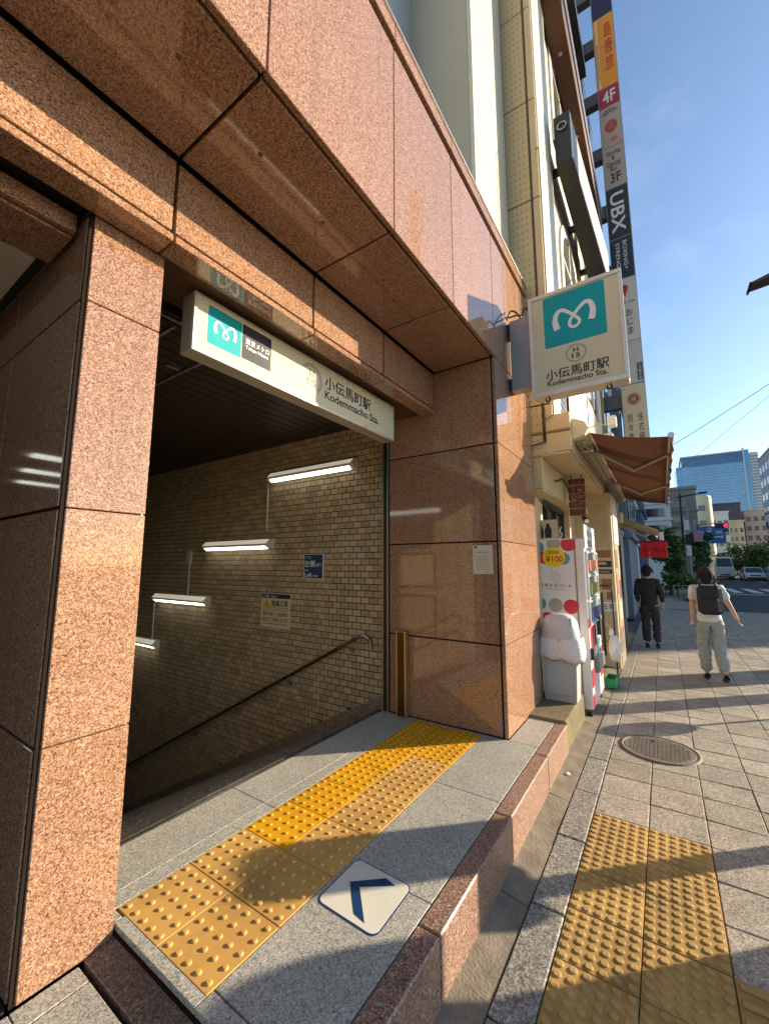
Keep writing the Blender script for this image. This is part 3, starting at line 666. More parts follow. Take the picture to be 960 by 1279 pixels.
# projecting sign (two sided, faces up and down the street)
ps = thing('projecting_station_sign', (3.7, .49, 3.1), 'square white lightbox station sign projecting from the salmon fascia', 'station sign')
FRM = M('sign_frame_pale', hx(214, 206, 190), .35, .3)
MB().box(3.712, 3.86, .112, .868, 3.11, 4.078, .006).build('housing', FRM, ps)
fr = MB()
for a in ((.108, .872, 3.105, 3.15), (.108, .872, 4.045, 4.082), (.108, .14, 3.15, 4.045), (.84, .872, 3.15, 4.045)): fr.box(3.694, 3.714, a[0], a[1], a[2], a[3], .003)
fr.build('frame', FRM, ps)
box('face', ps, SIGNW, 3.705, 3.7115, .1403, .8397, 3.1503, 4.0447)
xf = 3.7049
MB().rrect((xf, .49, 3.79), .50, .49, L_, U_, .001, .018).build('teal_square', TEAL, ps)
metro_mark(MB(), (xf - .0012, .49, 3.785), .46, L_, U_).build('heart_mark', PRINTW, ps)
MB().ring((xf, .49, 3.44), .068, .086, L_, U_, .001, 32).build('line_ring', GREYINK, ps)
t = MB().text('H', (xf - .001, .49, 3.468), L_, U_, .042, .042, .0006, .03); t.text('15', (xf - .001, .49, 3.416), L_, U_, .068, .044, .0006, .03)
t.build('line_lettering', INK, ps); MB().text('小伝馬町駅', (xf - .001, .494, 3.288), L_, U_, .50, .095, .0006, .028).build('station_name', INK, ps); MB().text('Kodemmacho Sta.', (xf - .001, .497, 3.211), L_, U_, .475, .05, .0006, .02).build('roman_name', INK, ps)
MB().box(3.73, 3.84, .868, 1.06, 3.235, 3.945, .004).build('bracket_box', M('bracket_grey', hx(150, 150, 150), .4, .3), ps)
for z in (3.30, 3.86): MB().box(3.725, 3.85, 1.058, 1.0895, z - .06, z + .06, .003).build('mount_plate', BLACK, ps)
MB().tube(smooth_path([(3.75, 1.085, 3.98), (3.75, 1.05, 4.06), (3.75, .99, 4.02), (3.75, .96, 3.95)], 6), .008, 6).build('cable', BLACK, ps)
MB().tube(smooth_path([(3.78, 1.085, 4.02), (3.77, 1.0, 4.01), (3.76, .95, 3.99), (3.76, .92, 4.04), (3.76, .88, 4.02)], 6), .008, 6).build('cable', BLACK, ps)
for y in (.25, .74): MB().tube(smooth_path([(3.75, y, 3.11), (3.75, y - .01, 3.075), (3.75, y + .02, 3.07), (3.75, y + .025, 3.10)], 4), .007, 6).build('drain_hook', BLACK, ps)
# ================================================================== BUILDING ABOVE THE ENTRANCE
ob = thing('plaster_office_building', (0, 4, 0), 'plain plastered building rising behind the granite entrance', 'building')
box('recessed_wall', ob, M('sky_shade_plaster', hx(176, 178, 176), .85, var=.06, vs=2, bump=.004, bs=60), -4, 3.4, 1.93, 2.4, 4.6, 24)  # bluish grey tone puts sky-lit shade into the plaster colour
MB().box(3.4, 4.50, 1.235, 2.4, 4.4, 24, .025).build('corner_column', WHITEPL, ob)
box('column_side_shade', ob, SHADEPL, 3.392, 3.402, 1.275, 1.93, 4.5, 24)  # greyer layer paints shade on the column side turned from the sun
box('core', ob, SHADEPL, -4, 4.5, 2.4, 9, 3.5, 24)
# ================================================================== CREAM BUILDING NEXT DOOR
cb = thing('cream_shop_building', (7.4, 3, 0), 'cream tiled shop building with arched windows next to the station entrance', 'building')
def perforated(name):
    m, t, b = _base(name); p = pos(t)
    s = N(t, 'ShaderNodeSeparateXYZ'); t.links.new(p, s.inputs[0])
    fx = mathn(t, 'SUBTRACT', mathn(t, 'FRACT', mathn(t, 'MULTIPLY', s.outputs[1], 18)), .5)
    row = mathn(t, 'FLOOR', mathn(t, 'MULTIPLY', s.outputs[2], 11))
    fz = mathn(t, 'SUBTRACT', mathn(t, 'FRACT', mathn(t, 'MULTIPLY', s.outputs[2], 11)), .5)
    d = mathn(t, 'ADD', mathn(t, 'MULTIPLY', fx, fx), mathn(t, 'MULTIPLY', mathn(t, 'MULTIPLY', fz, fz), 1.2))
    hole = mathn(t, 'LESS_THAN', d, .035)
    c = mixc(t, hole, hx(204, 180, 138), hx(168, 144, 104))
    n = noise(t, p, 3, 4); c = mixc(t, mathn(t, 'MULTIPLY', n, .25), c, hx(180, 156, 116))
    t.links.new(c, b.inputs['Base Color']); b.inputs['Roughness'].default_value = .6
    t.links.new(bumpn(t, mathn(t, 'SUBTRACT', 1, hole), .004), b.inputs['Normal']); return m
PERF = perforated('dotted_cream_panel')
SMOOTHC = M('smooth_cream_panel', hx(204, 182, 142), .6, var=.1, vs=4, bump=.001)
zs = [2.78, 3.35, 4.55, 5.88, 7.22, 8.55, 9.9, 11.2, 12.6, 14, 15.4, 16.8]
for a, b in zip(zs[:-1], zs[1:]):
    MB().box(4.522, 4.545, .972, 1.26, a + .008, b - .008, .003).build('side_panel', PERF, cb)
    MB().box(4.522, 4.545, .87, .948, a + .008, b - .008, .003).build('side_panel', SMOOTHC, cb)
box('side_backing', cb, JOINT, 4.54, 4.8, .90, 9, 2.8, 16.9)
MB().tube([(4.525, .96, 16.8), (4.525, .96, 2.95)], .011, 6).build('down_pipe', M('pipe_brown', hx(92, 76, 54), .5, .3), cb)
MB().tube([(4.51, .885, 6.5), (4.49, .85, 6.47), (4.49, .85, 3.2), (4.49, .93, 3.17)], .009, 6).build('wall_conduit', M('pipe_tan', hx(150, 126, 84), .5), cb)
MB().tube([(4.50, .95, 3.3), (4.50, .95, 2.92), (4.50, 1.1, 2.9), (4.50, 1.1, 2.55)], .012, 6).build('wall_cable', BLACK, cb)
# lower nose of the overhang
MB().box(4.525, 7.5, .70, 1.25, 2.80, 3.22, .01).build('overhang_nose', SMOOTHC, cb)
box('overhang_soffit', cb, SMOOTHC, 4.53, 7.5, .72, 1.2, 2.775, 2.797)
MB().tube([(4.52, .70, 3.03), (4.52, 1.12, 3.03)], .016, 6).build('nose_pipe', M('pipe_tan', (1, 1, 1)), cb)
# front facade, striped tile pier then cream wall with arched windows
STRIPE = M('striped_white_tile', hx(232, 226, 206), .4, var=.05)
st_ = MB()
for k in range(160):
    z = 3.23 + .085 * k; st_.box(4.56, 5.35, .855, .90, z, z + .068, .0)
tag(st_.build('tile', STRIPE, cb), kind='stuff')
box('facade_wall', cb, CREAM, 4.55, 10.4, .90, 1.2, 3.22, 16.9)
def arch_pts(xc, w_, z0, zc, n=12):
    return [(xc - w_, z0)] + [(xc - w_ * math.cos(math.pi * i / n), zc + w_ * math.sin(math.pi * i / n)) for i in range(n + 1)] + [(xc + w_, z0)]
for xc, z0, zc in ((6.6, 4.6, 6.1), (8.6, 4.6, 6.1), (6.6, 7.9, 9.4), (8.6, 7.9, 9.4), (6.6, 11.2, 12.7), (8.6, 11.2, 12.7)):
    o_, i_ = arch_pts(xc, .78, z0, zc), arch_pts(xc, .62, z0, zc); n = len(o_); b = MB()
    vs = [(x, .872, z) for x, z in o_] + [(x, .872, z) for x, z in i_] + [(x, .905, z) for x, z in o_] + [(x, .905, z) for x, z in i_]
    b.add(vs, [(i, i + 1, n + i + 1, n + i) for i in range(n - 1)] + [(i, 2 * n + i, 2 * n + i + 1, i + 1) for i in range(n - 1)] + [(n + i, n + i + 1, 3 * n + i + 1, 3 * n + i) for i in range(n - 1)])
    wn = b.build('arched_window', WHITE, cb)
    MB().prism([(x, .897, z) for x, z in i_], (0, -.004, 0)).build('pane', glass_dark('arch_pane', hx(110, 100, 78)), wn)
    MB().box(xc - .02, xc + .02, .876, .896, z0, zc + .6).box(xc - .61, xc + .61, .876, .896, zc - .02, zc + .02).build('glazing_bar', WHITE, wn)
# long horizontal members on the facade
MB().box(5.1, 10.4, .62, .86, 9.55, 9.95).build('brown_eave', M('brown_timber', hx(84, 50, 34), .5, var=.25, vs=3), cb)
MB().box(5.1, 10.42, .60, .64, 9.96, 10.3).build('eave_flashing', STEEL, cb)
MB().box(5.3, 9.6, .66, .86, 13.2, 13.5).build('brown_eave', BLACK, cb)
for x in (6.0, 7.5, 9.0): MB().cyl((x, .74, 9.52), (x, .74, 9.55), .03, n=10).build('eave_bolt', ALU, cb)
# ground floor: recessed shop front
box('recess_wall', cb, SMOOTHC, 4.53, 5.15, 1.16, 1.4, 0, 2.77); box('recess_wall', cb, SMOOTHC, 6.9, 7.5, 1.16, 1.4, 0, 2.77)
box('recess_wall', cb, SMOOTHC, 5.15, 6.9, 1.30, 1.4, 0, .6)
MB().box(4.53, 6.6, 1.0, 1.17, 2.42, 2.77, .008).build('sign_boxing', M('boxing_tan', hx(196, 176, 132), .55, var=.1), cb)
MB().box(4.53, 5.1, 1.005, 1.165, 2.40, 2.418).build('boxing_lip', M('boxing_tan', (1, 1, 1)), cb)
SHG = glass_dark('shop_glass', hx(58, 62, 60))
box('shop_window', cb, SHG, 5.15, 6.9, 1.27, 1.30, .6, 2.42)
for x in (5.17, 5.72, 5.78, 6.3, 6.86): box('window_frame', cb, M('dark_bronze_frame', hx(70, 66, 58), .4, .6), x - .022, x + .022, 1.235, 1.272, .6, 2.42)
box('window_frame', cb, M('dark_bronze_frame', (1, 1, 1)), 5.15, 6.9, 1.234, 1.271, 2.38, 2.42)
# partition that faces back down the street, with the menus
box('partition', cb, SMOOTHC, 7.5, 7.62, .64, 1.4, 0, 2.78)
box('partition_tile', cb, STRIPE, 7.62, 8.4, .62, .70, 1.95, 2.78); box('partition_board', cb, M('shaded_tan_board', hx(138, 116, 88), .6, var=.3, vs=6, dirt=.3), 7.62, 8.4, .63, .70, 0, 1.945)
for k, (x, z, w_, h, c_) in enumerate(((7.85, 1.7, .34, .3, (90, 52, 40)), (8.2, 1.62, .26, .36, (196, 170, 120)), (7.86, 1.3, .3, .34, (170, 96, 60)), (8.2, 1.2, .26, .3, (60, 44, 38)), (8.0, .85, .5, .3, (190, 178, 150)), (8.0, .4, .5, .36, (110, 92, 72)))):
    MB().rrect((x, .63, z), w_, h, RX, U_, .004, .006).build('poster', M('poster_%d' % k, hx(*c_), .5, var=.5, vs=16), cb)
box('upper_panel', cb, M('tan_sign_panel', hx(190, 166, 124), .5), 7.485, 7.5, .70, 1.0, 1.95, 2.6)
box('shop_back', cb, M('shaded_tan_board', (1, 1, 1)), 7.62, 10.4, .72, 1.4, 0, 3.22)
for x in (8.0, 9.1): box('shop_door', cb, SHG, x, x + .8, .70, .722, .05, 2.1)
shf = MB().box(4.85, 10.4, .80, 1.4, -.1, .03).build('shop_floor', CONC); tag(shf, kind='structure')
BUFFP = M('menu_board_buff', hx(200, 180, 140), .6, var=.2, vs=12)
mn = thing('menu_board', (7.48, .82, .6), 'stack of menu boards and photos fixed to the cream shop partition', 'menu board')
MB().box(7.462, 7.484, .645, 1.0, .55, 1.90, .003).build('board', BUFFP, mn)
DKB = M('menu_dark_brown', hx(52, 36, 28), .5, var=.2); PHO = M('menu_photo', hx(150, 96, 70), .45, var=.9, vs=22)
for (y, z, w_, h, mt) in ((.80, 1.78, .26, .12, PHO), (.82, 1.62, .30, .10, DKB), (.82, 1.50, .30, .07, DKB), (.76, 1.30, .15, .17, PHO), (.92, 1.30, .13, .17, PHO), (.72, 1.12, .1, .12, PHO), (.86, 1.12, .15, .12, BUFFP), (.80, .95, .3, .14, PRINTW), (.80, .72, .28, .20, BUFFP)):
    MB().rrect((7.4615, y, z), w_, h, L_, U_, .003, .004).build('menu_card', mt, mn)
t = MB().text('Puttie', (7.458, .82, 1.635), L_, U_, .15, .05, .0005, .01); t.text('coffee and lunch', (7.458, .82, 1.50), L_, U_, .22, .03, .0005); t.build('card_lettering', PRINTW, mn)
MB().text('氷玉茶', (7.458, .80, .95), L_, U_, .25, .09, .0005, .03).build('card_lettering', INK, mn)
stn = thing('wire_stand', (7.0, .72, 0), 'thin black metal stand frame beside the vending machine', 'stand')
MB().tube([(6.9, .64, .02), (6.9, .64, 1.25), (6.9, .66, 1.30), (6.9, .80, 1.30), (6.9, .83, 1.25), (6.9, .83, .02)], .012, 6).build('frame', BLACK, stn)
MB().tube([(6.9, .64, .5), (6.9, .83, .5)], .008, 6).build('cross_bar', BLACK, stn); MB().box(6.89, 6.91, .76, .80, .3, 1.2).build('panel', BLACK, stn)
# hanging lantern sign under the boxing
hl = thing('hanging_shop_sign', (5.9, .85, 2.3), 'dark red carved shop sign hanging under the overhang', 'shop sign')
RD = M('dark_red_brown', hx(104, 44, 34), .5, var=.6, vs=18)
b = MB()
for k in range(5): b.box(5.75, 5.8, .76 + .0 * k, .96, 2.24 + .1 * k, 2.33 + .1 * k, .012)
b.build('sign_body', RD, hl)
MB().text('茶房', (5.749, .86, 2.5), L_, U_, .15, .4, .004, .02).build('lettering', M('sign_ochre', hx(150, 110, 84), .6), hl)
MB().tube([(5.77, .80, 2.74), (5.77, .80, 2.78)], .008, 6).build('hanger', BLACK, hl); MB().tube([(5.77, .92, 2.74), (5.77, .92, 2.78)], .008, 6).build('hanger', BLACK, hl)
sl = thing('shop_spot_lamp', (6.15, .83, 2.2), 'small black spot lamp beneath the dark red shop sign', 'lamp')
MB().cyl((6.1, .84, 2.25), (6.02, .80, 2.19), .03, .04, 10).build('lamp_head', BLACK, sl); MB().tube([(6.1, .84, 2.25), (6.12, .86, 2.6), (6.12, .86, 2.775)], .008, 6).build('arm', BLACK, sl)
MB().cyl((6.018, .799, 2.188), (6.012, .796, 2.184), .03, n=10).build('lens', M('lamp_lens', (.9, .88, .8), .3), sl)
ac = thing('air_conditioner', (8.9, .75, 3.5), 'cream air conditioner unit fixed to the facade past the flood lamps', 'air conditioner')
MB().box(8.6, 9.4, .60, .88, 3.5, 4.1, .012).build('casing', M('ac_cream', hx(210, 202, 180), .5, dirt=.2), ac); MB().ring((8.599, .74, 3.8), .0, .10, L_, U_, .004, 20).build('fan_grille', DKGREY, ac)
for y in (.64, .84): box('bracket', ac, BLACK, 8.65, 9.35, y - .015, y + .015, 3.46, 3.498)
for (x, y, za, zb, r) in ((5.42, .89, 3.24, 12, .022), (7.55, .885, 3.24, 16, .03), (10.2, .885, 3.24, 16.5, .035)): MB().tube([(x, y, za), (x, y, zb)], r, 8).build('down_pipe', M('pipe_tan', (1, 1, 1)), cb)
MB().tube(smooth_path([(4.6, 1.14, 2.70), (5.1, 1.0, 2.60), (5.6, .98, 2.70), (6.2, 1.0, 2.58), (6.9, 1.1, 2.72)], 6), .010, 5).build('loose_cable', BLACK, cb)
MB().tube(smooth_path([(5.0, 1.15, 2.38), (5.2, 1.1, 2.2), (5.25, 1.12, 1.95)], 6), .008, 5).build('loose_cable', BLACK, cb)
# ---- black horizontal sign box on the facade
bs = thing('facade_sign_box', (5.2, .7, 7.2), 'long black sign box fixed high on the cream facade', 'sign box')
b = MB(); b.add([(5.2, .585, 6.85), (8.3, .44, 6.85), (8.3, .74, 6.85), (5.2, .78, 6.85), (5.2, .585, 7.55), (8.3, .44, 7.55), (8.3, .74, 7.55), (5.2, .78, 7.55)], [(3, 2, 1, 0), (4, 5, 6, 7), (0, 1, 5, 4), (1, 2, 6, 5), (2, 3, 7, 6), (3, 0, 4, 7)])
b.build('box_body', M('black_sign_metal', hx(44, 46, 46), .45, .3, var=.3, vs=4), bs)
b = MB(); b.add([(5.22, .578, 6.87), (8.28, .434, 6.87), (8.28, .434, 7.53), (5.22, .578, 7.53)], [(0, 1, 2, 3)]); b.build('face', M('box_face_grey', hx(150, 152, 150), .5, var=.15), bs)
MB().ring((5.199, .682, 7.36), .045, .062, L_, U_, .02, 20).build('end_cap_rim', STEEL, bs); MB().disc((5.199, .682, 7.36), .045, L_, U_, .004, 20).build('end_hole', BLACK, bs)
for x in (5.6, 6.8, 8.0): box('bracket', bs, BLACK, x, x + .06, .76, .90, 7.1, 7.2)
bn = thing('white_facade_banner', (6.4, .84, 3.8), 'white vertical lettered banner on the cream facade above the awning', 'banner')
box('cloth', bn, PRINTW, 5.5, 7.2, .842, .850, 3.35, 4.45)
t = MB()
for k in range(4): t.text('本日営業中', (5.75 + .4 * k, .8415, 3.9), RX, U_, .8 if False else .28, .16, .0005, .01)
t.build('lettering', DKGREY, bn)
for k, z in enumerate((4.15, 3.75)):
    fl = thing('flood_lamp', (8.2, .7, z), ('upper' if k == 0 else 'lower') + ' white flood lamp on an arm above the brown awning', 'lamp', 'flood lamps on the cream facade')
    MB().tube([(8.2, .9, z), (8.2, .62, z)], .012, 6).build('arm', ALU, fl); MB().box(8.1, 8.3, .50, .64, z - .06, z + .12, .01).build('lamp_head', WHITE, fl)
# ---- brown folding-arm awning
aw = thing('brown_awning', (7.2, .5, 3.0), 'large brown fabric folding arm awning stretched over the pavement', 'awning')
FAB = M('brown_awning_fabric', hx(98, 66, 48), .85, var=.2, vs=3, bump=.002, bs=30, spec=.1)
_t = FAB.node_tree; _b = _t.nodes['Principled BSDF']
tr = N(_t, 'ShaderNodeBsdfTranslucent'); tr.inputs[0].default_value = (*hx(110, 72, 52), 1); mx = N(_t, 'ShaderNodeMixShader'); mx.inputs[0].default_value = .14
_t.links.new(_b.outputs[0], mx.inputs[1]); _t.links.new(tr.outputs[0], mx.inputs[2]); _t.links.new(mx.outputs[0], _t.nodes['Material Output'].inputs[0])
ax0, ax1 = 4.75, 10.0
awf = lambda s_, x: (x, .55 - .70 * s_, 3.02 - .17 * s_ - .03 * math.sin(math.pi * s_))
b = MB(); nx, ns = 24, 8
b.add([awf(j / ns, ax0 + (ax1 - ax0) * i / nx) for i in range(nx + 1) for j in range(ns + 1)] , [(i * (ns + 1) + j, (i + 1) * (ns + 1) + j, (i + 1) * (ns + 1) + j + 1, i * (ns + 1) + j + 1) for i in range(nx) for j in range(ns)], True)
b.build('fabric', FAB, aw)
b = MB(); nx = 60                                                  # scalloped valance on the front bar
for i in range(nx):
    xa, xb = ax0 + (ax1 - ax0) * i / nx, ax0 + (ax1 - ax0) * (i + 1) / nx
    d = .10 + .012 * math.sin(i * 1.3); b.add([(xa, -.165, 2.86), (xb, -.165, 2.86), (xb, -.172 - .01 * math.sin(i), 2.86 - d), (xa, -.172 - .01 * math.sin(i - 1), 2.86 - .10 - .012 * math.sin((i - 1) * 1.3))], [(0, 1, 2, 3)])
b.build('valance', FAB, aw)
b = MB(); sec = [(.80, 3.16), (.68, 3.17), (.58, 3.12), (.54, 3.04), (.58, 2.97), (.68, 2.94), (.80, 2.94)]
b.prism([(ax0 - .12, y, z) for y, z in sec], (ax1 - ax0 + .24, 0, 0)); b.build('cassette', M('cassette_cream', hx(214, 200, 168), .5), aw)
MB().cyl((ax0 - .02, -.16, 2.86), (ax1 + .02, -.16, 2.86), .028, n=10).build('front_bar', ALU, aw)
ARM = M('awning_arm_cream', hx(160, 148, 124), .4, .3)
for xa, xk in ((5.2, 6.3), (7.4, 8.5)):
    for q0, q1 in (((xa, .60, 2.95), (xk, .22, 2.87)), ((xk, .22, 2.87), (xa + .25, -.15, 2.83))):
        MB().cyl(q0, q1, .022, n=8).build('arm', ARM, aw)
    MB().ball((xk, .22, 2.87), .034, 8).build('elbow', ARM, aw); MB().box(xa - .1, xa + .1, .55, .72, 2.90, 2.98, .01).build('shoulder', STEEL, aw)
for y in (.60, .67): MB().cyl((ax0, y, 2.92), (ax1, y, 2.92), .018, n=8).build('torsion_bar', ARM, aw)
# ---- second small awning, rolled up, with the red curtain
a2 = thing('rolled_awning', (10.6, .4, 2.5), 'rolled up cream awning sloping out beyond the brown awning', 'awning')
MB().box(9.2, 9.5, .58, .80, 2.42, 2.66, .03).build('end_box', M('cassette_cream', (1, 1, 1)), a2)
MB().tube([(9.35, .66, 2.50), (9.6, .05, 2.22)], .075, 10).build('roll', M('rolled_fabric', hx(150, 130, 104), .8, var=.3), a2)
MB().tube([(9.35, .66, 2.40), (9.5, .30, 2.18), (9.6, .02, 2.14)], .02, 6).build('arm', ARM, a2)
MB().box(9.55, 9.62, -.06, .02, 1.98, 2.24, .01).build('end_flap', PRINTW, a2)
rc = thing('red_shop_curtain', (9.4, .1, 1.75), 'short red shop curtain with dark lettering hanging below the rolled awning', 'curtain')
b = MB(); n = 24
for i in range(n):
    ya, yb = .335 - .44 * i / n, .335 - .44 * (i + 1) / n; wv = lambda k: .012 * math.sin(k * 1.9)
    if i % 8 == 7: yb += .004
    b.add([(9.3 + wv(i) * .3, ya, 2.05), (9.3 + wv(i + 1) * .3, yb, 2.05), (9.3 + wv(i + 1), yb, 1.74), (9.3 + wv(i), ya, 1.74)], [(0, 1, 2, 3)])
b.build('cloth', M('red_cloth', hx(190, 26, 32), .8, var=.15, vs=9), rc)
MB().text('らーめん', (9.282, .115, 1.9), L_, U_, .36, .12, .0005, .01).build('lettering', M('dark_red_ink', hx(110, 12, 16), .8), rc)
MB().cyl((9.3, .36, 2.055), (9.3, -.12, 2.055), .012, n=8).build('rod', BLACK, rc)
lt = thing('black_paper_lantern', (9.25, .13, 2.06), 'dark round lantern hung above the red shop curtain', 'lantern')
MB().ball((9.25, .12, 2.12), .07, 10, (1, 1.2, .8)).build('shade', M('dark_shade', hx(40, 34, 30), .6), lt)
# ================================================================== VENDING MACHINE CORNER
cs = thing('concrete_step', (4.4, .95, 0), 'mossy concrete step beside the end of the granite kerb', 'step')
MB().box(3.925, 4.86, .778, 1.155, -.05, .272, .012).build('step_block', MOSSY, cs)
vm = thing('vending_machine', (5.4, 1.0, 0), 'white drink vending machine with red teal and grey polka dots', 'vending machine')
VW = M('vending_white', hx(226, 216, 210), .35, var=.04, vs=3); VT = M('dot_teal', hx(72, 146, 152), .35); VR = M('dot_red', hx(206, 32, 52), .35); VG = M('dot_grey', hx(172, 158, 146), .35)
MB().box(4.925, 5.86, .80, 1.28, .06, 1.90, .012).build('cabinet', VW, vm)
MB().box(4.92, 5.865, .70, .79, .10, 1.895, .012).build('door', VW, vm)
for x, y in ((5.0, .75), (5.78, .75), (5.0, 1.2), (5.78, 1.2)): MB().cyl((x, y, 0), (x, y, .065), .03, n=10).build('foot', BLACK, vm)
xv = 4.9248
for (y, z, r, mt, hw) in ((1.19, 1.80, .075, VT, 0), (1.01, 1.845, .075, VG, 1), (.855, 1.835, .08, VR, 1), (1.19, 1.29 - .12, .07, VT, 0), (1.02, 1.16, .075, VG, 0), (.86, 1.15, .078, VR, 0), (1.11, 1.0, .075, VR, 0), (1.06, .62, .07, VG, 0), (.88, .5, .07, VT, 0)):
    c = Vector((xv, y, z)); pts = []
    for i in range(28):
        a = 2 * math.pi * i / 28; pts.append((xv, y - math.cos(a) * r, min(z + math.sin(a) * r, 1.886)))
    MB().prism(pts, (-.0012, 0, 0)).build('polka_dot', mt, vm)
MB().disc((xv, 1.115, 1.685), .07, L_, U_, .0012).build('polka_dot', VR, vm); MB().disc((xv, .915, 1.675), .07, L_, U_, .0012).build('polka_dot', VT, vm)
MB().disc((xv - .0013, 1.015, 1.69), .12, L_, U_, .0012, 32, 1.0, .95).build('price_badge', M('badge_yellow', hx(238, 196, 20), .35), vm)
MB().text('DRINK', (xv - .0026, 1.015, 1.745), L_, U_, .13, .038, .0006, .012).build('badge_lettering', M('badge_olive', hx(84, 80, 22), .4), vm)
MB().text('¥100', (xv - .0026, 1.01, 1.672), L_, U_, .185, .075, .0006, .02).build('badge_lettering', REDINK, vm)
fc = MB(); fc.ring((xv, 1.01, 1.475), .050, .055, L_, U_, .0008, 28); fc.tube(smooth_path([(xv - .001, 1.05, 1.49), (xv - .001, 1.02, 1.475), (xv - .001, 1.0, 1.50), (xv - .001, .975, 1.485)], 4), .0025, 5)
fc.tube(smooth_path([(xv - .001, 1.035, 1.455), (xv - .001, 1.01, 1.447), (xv - .001, .985, 1.455)], 4), .0022, 5).tube(smooth_path([(xv - .001, 1.045, 1.535), (xv - .001, 1.04, 1.545), (xv - .001, 1.055, 1.555)], 3), .003, 5).build('round_logo', GREYINK, vm)
t = MB().text('スキマ デパート', (xv - .001, 1.01, 1.375), L_, U_, .33, .048, .0006, .015); t.text('SUKIMA Department Inc.', (xv - .001, 1.0, 1.333), L_, U_, .21, .012, .0005, .002); t.build('lettering', INK, vm)
# front (faces the pavement)
yv = .6995
PRODUCT = [M('can_' + n, c, .3) for n, c in (('red', hx(190, 40, 40)), ('green', hx(60, 120, 70)), ('blue', hx(50, 90, 160)), ('cream', hx(220, 200, 150)), ('amber', hx(200, 130, 40)), ('brown', hx(80, 50, 36)))]
VGL = M('vending_glass', hx(176, 190, 176), .08, var=.25, vs=6, spec=.8)
for k, z in enumerate((1.62, 1.36, 1.08)):
    wf = MB(); h = .115
    for a in ((4.97, 5.80, z - h - .02, z - h), (4.97, 5.80, z + h, z + h + .02), (4.97, 4.99, z - h, z + h), (5.78, 5.80, z - h, z + h)): wf.box(a[0], a[1], .675, .702, a[2], a[3], .003)
    w_ = wf.build('display_window', WHITE, vm); box('pane', w_, VGL, 4.99, 5.78, .690, .698, z - h, z + h)
    for i in range(9):
        x = 5.04 + .085 * i; MB().cyl((x, .686, z - .08), (x, .686, z + .04), .022, n=8).build('sample_can', PRODUCT[(i * 3 + k) % 6], w_)
    for i in range(9): box('select_button', w_, PRODUCT[1], 5.02 + .085 * i, 5.06 + .085 * i, .672, .676, z - h - .016, z - h - .004)
for (x0, x1, z0, z1, mt) in ((4.93, 5.0, .93, 1.03, VR), (5.02, 5.4, .70, .92, VR), (5.3, 5.5, .60, .90, VW), (4.94, 5.1, .32, .5, VR), (5.45, 5.7, .55, .75, VT), (5.6, 5.82, .3, .62, VR), (4.94, 5.06, .12, .24, VR)): MB().box(x0, x1, .694, .7005, z0, z1, .002).build('colour_patch', mt, vm)
MB().box(5.2, 5.7, .655, .70, .42, .58, .008).build('vend_flap', M('flap_grey', hx(130, 134, 132), .35, .2), vm)
MB().box(5.55, 5.64, .66, .70, .78, 1.0, .006).build('coin_panel', DKGREY, vm); MB().box(4.95, 5.02, .668, .70, .60, .72, .006).build('payment_reader', BLACK, vm)
hb = MB(); hb.box(4.93, 5.72, .685, .699, 1.79, 2.05, .003); hb.build('header_board', PRINTW, vm)
t = MB().text('つめた～い', (5.25, .6845, 1.96), RX, U_, .5, .09, .0006, .02); t.text('FREE', (5.25, .6845, 1.85), RX, U_, .4, .07, .0006, .02); t.build('header_lettering', DKGREY, vm)
MB().box(5.70, 5.725, .684, .70, 1.79, 2.05).build('header_edge', VR, vm)
# cans and cards on top of the machine
tc = thing('shop_placard', (5.0, 1.12, 1.9), 'pale placard with two dark bottle outlines on top of the vending machine', 'placard')
MB().box(5.02, 5.04, .98, 1.26, 1.9, 2.13, .003).build('card', BUFFP, tc)
for y in (1.17, 1.08):
    MB().prism([(5.019, y + .035, 1.92), (5.019, y - .035, 1.92), (5.019, y - .04, 2.0), (5.019, y - .01, 2.09), (5.019, y + .01, 2.09), (5.019, y + .04, 2.0)], (-.0015, 0, 0)).build('bottle_print', DKGREY, tc)
MB().tube(smooth_path([(5.01, .955, 1.9), (5.01, .925, 1.95), (5.01, .95, 1.99), (5.01, .93, 2.04)], 5), .006, 6).build('clip_wire', WHITE, tc)
# bin
tbn = thing('trash_bin', (4.58, .92, .272), 'grey plastic trash bin with domed lid on the mossy step', 'trash bin')
BING = M('bin_grey', hx(176, 176, 172), .45, var=.06, dirt=.15)
b = MB(); bt, tp = (4.455, 4.665, .775, 1.065), (4.44, 4.70, .755, 1.09)
b.add([(bt[0], bt[2], .275), (bt[1], bt[2], .275), (bt[1], bt[3], .275), (bt[0], bt[3], .275), (tp[0], tp[2], .74), (tp[1], tp[2], .74), (tp[1], tp[3], .74), (tp[0], tp[3], .74)], [(3, 2, 1, 0), (0, 1, 5, 4), (1, 2, 6, 5), (2, 3, 7, 6), (3, 0, 4, 7), (4, 5, 6, 7)])
b.build('bin_body', BING, tbn)
MB().box(4.4405, 4.448, .80, 1.045, .34, .68, .003).build('recess_panel', BING, tbn)
b = MB(); n = 20; rows = [(1.0, .82), (1.05, .85), (1.05, .90), (1.0, .97), (.91, 1.03), (.73, 1.08), (.43, 1.105), (.05, 1.11)]
vs = []
for s_, z in rows:
    for i in range(n):
        a = 2 * math.pi * i / n; cx, cy = math.cos(a), math.sin(a); q = (abs(cx) ** 4 + abs(cy) ** 4) ** -.25
        vs.append((4.575 + cx * q * .155 * s_, .92 + cy * q * .172 * s_, z))
b.add(vs, [(r * n + i, r * n + (i + 1) % n, (r + 1) * n + (i + 1) % n, (r + 1) * n + i) for r in range(len(rows) - 1) for i in range(n)], True)
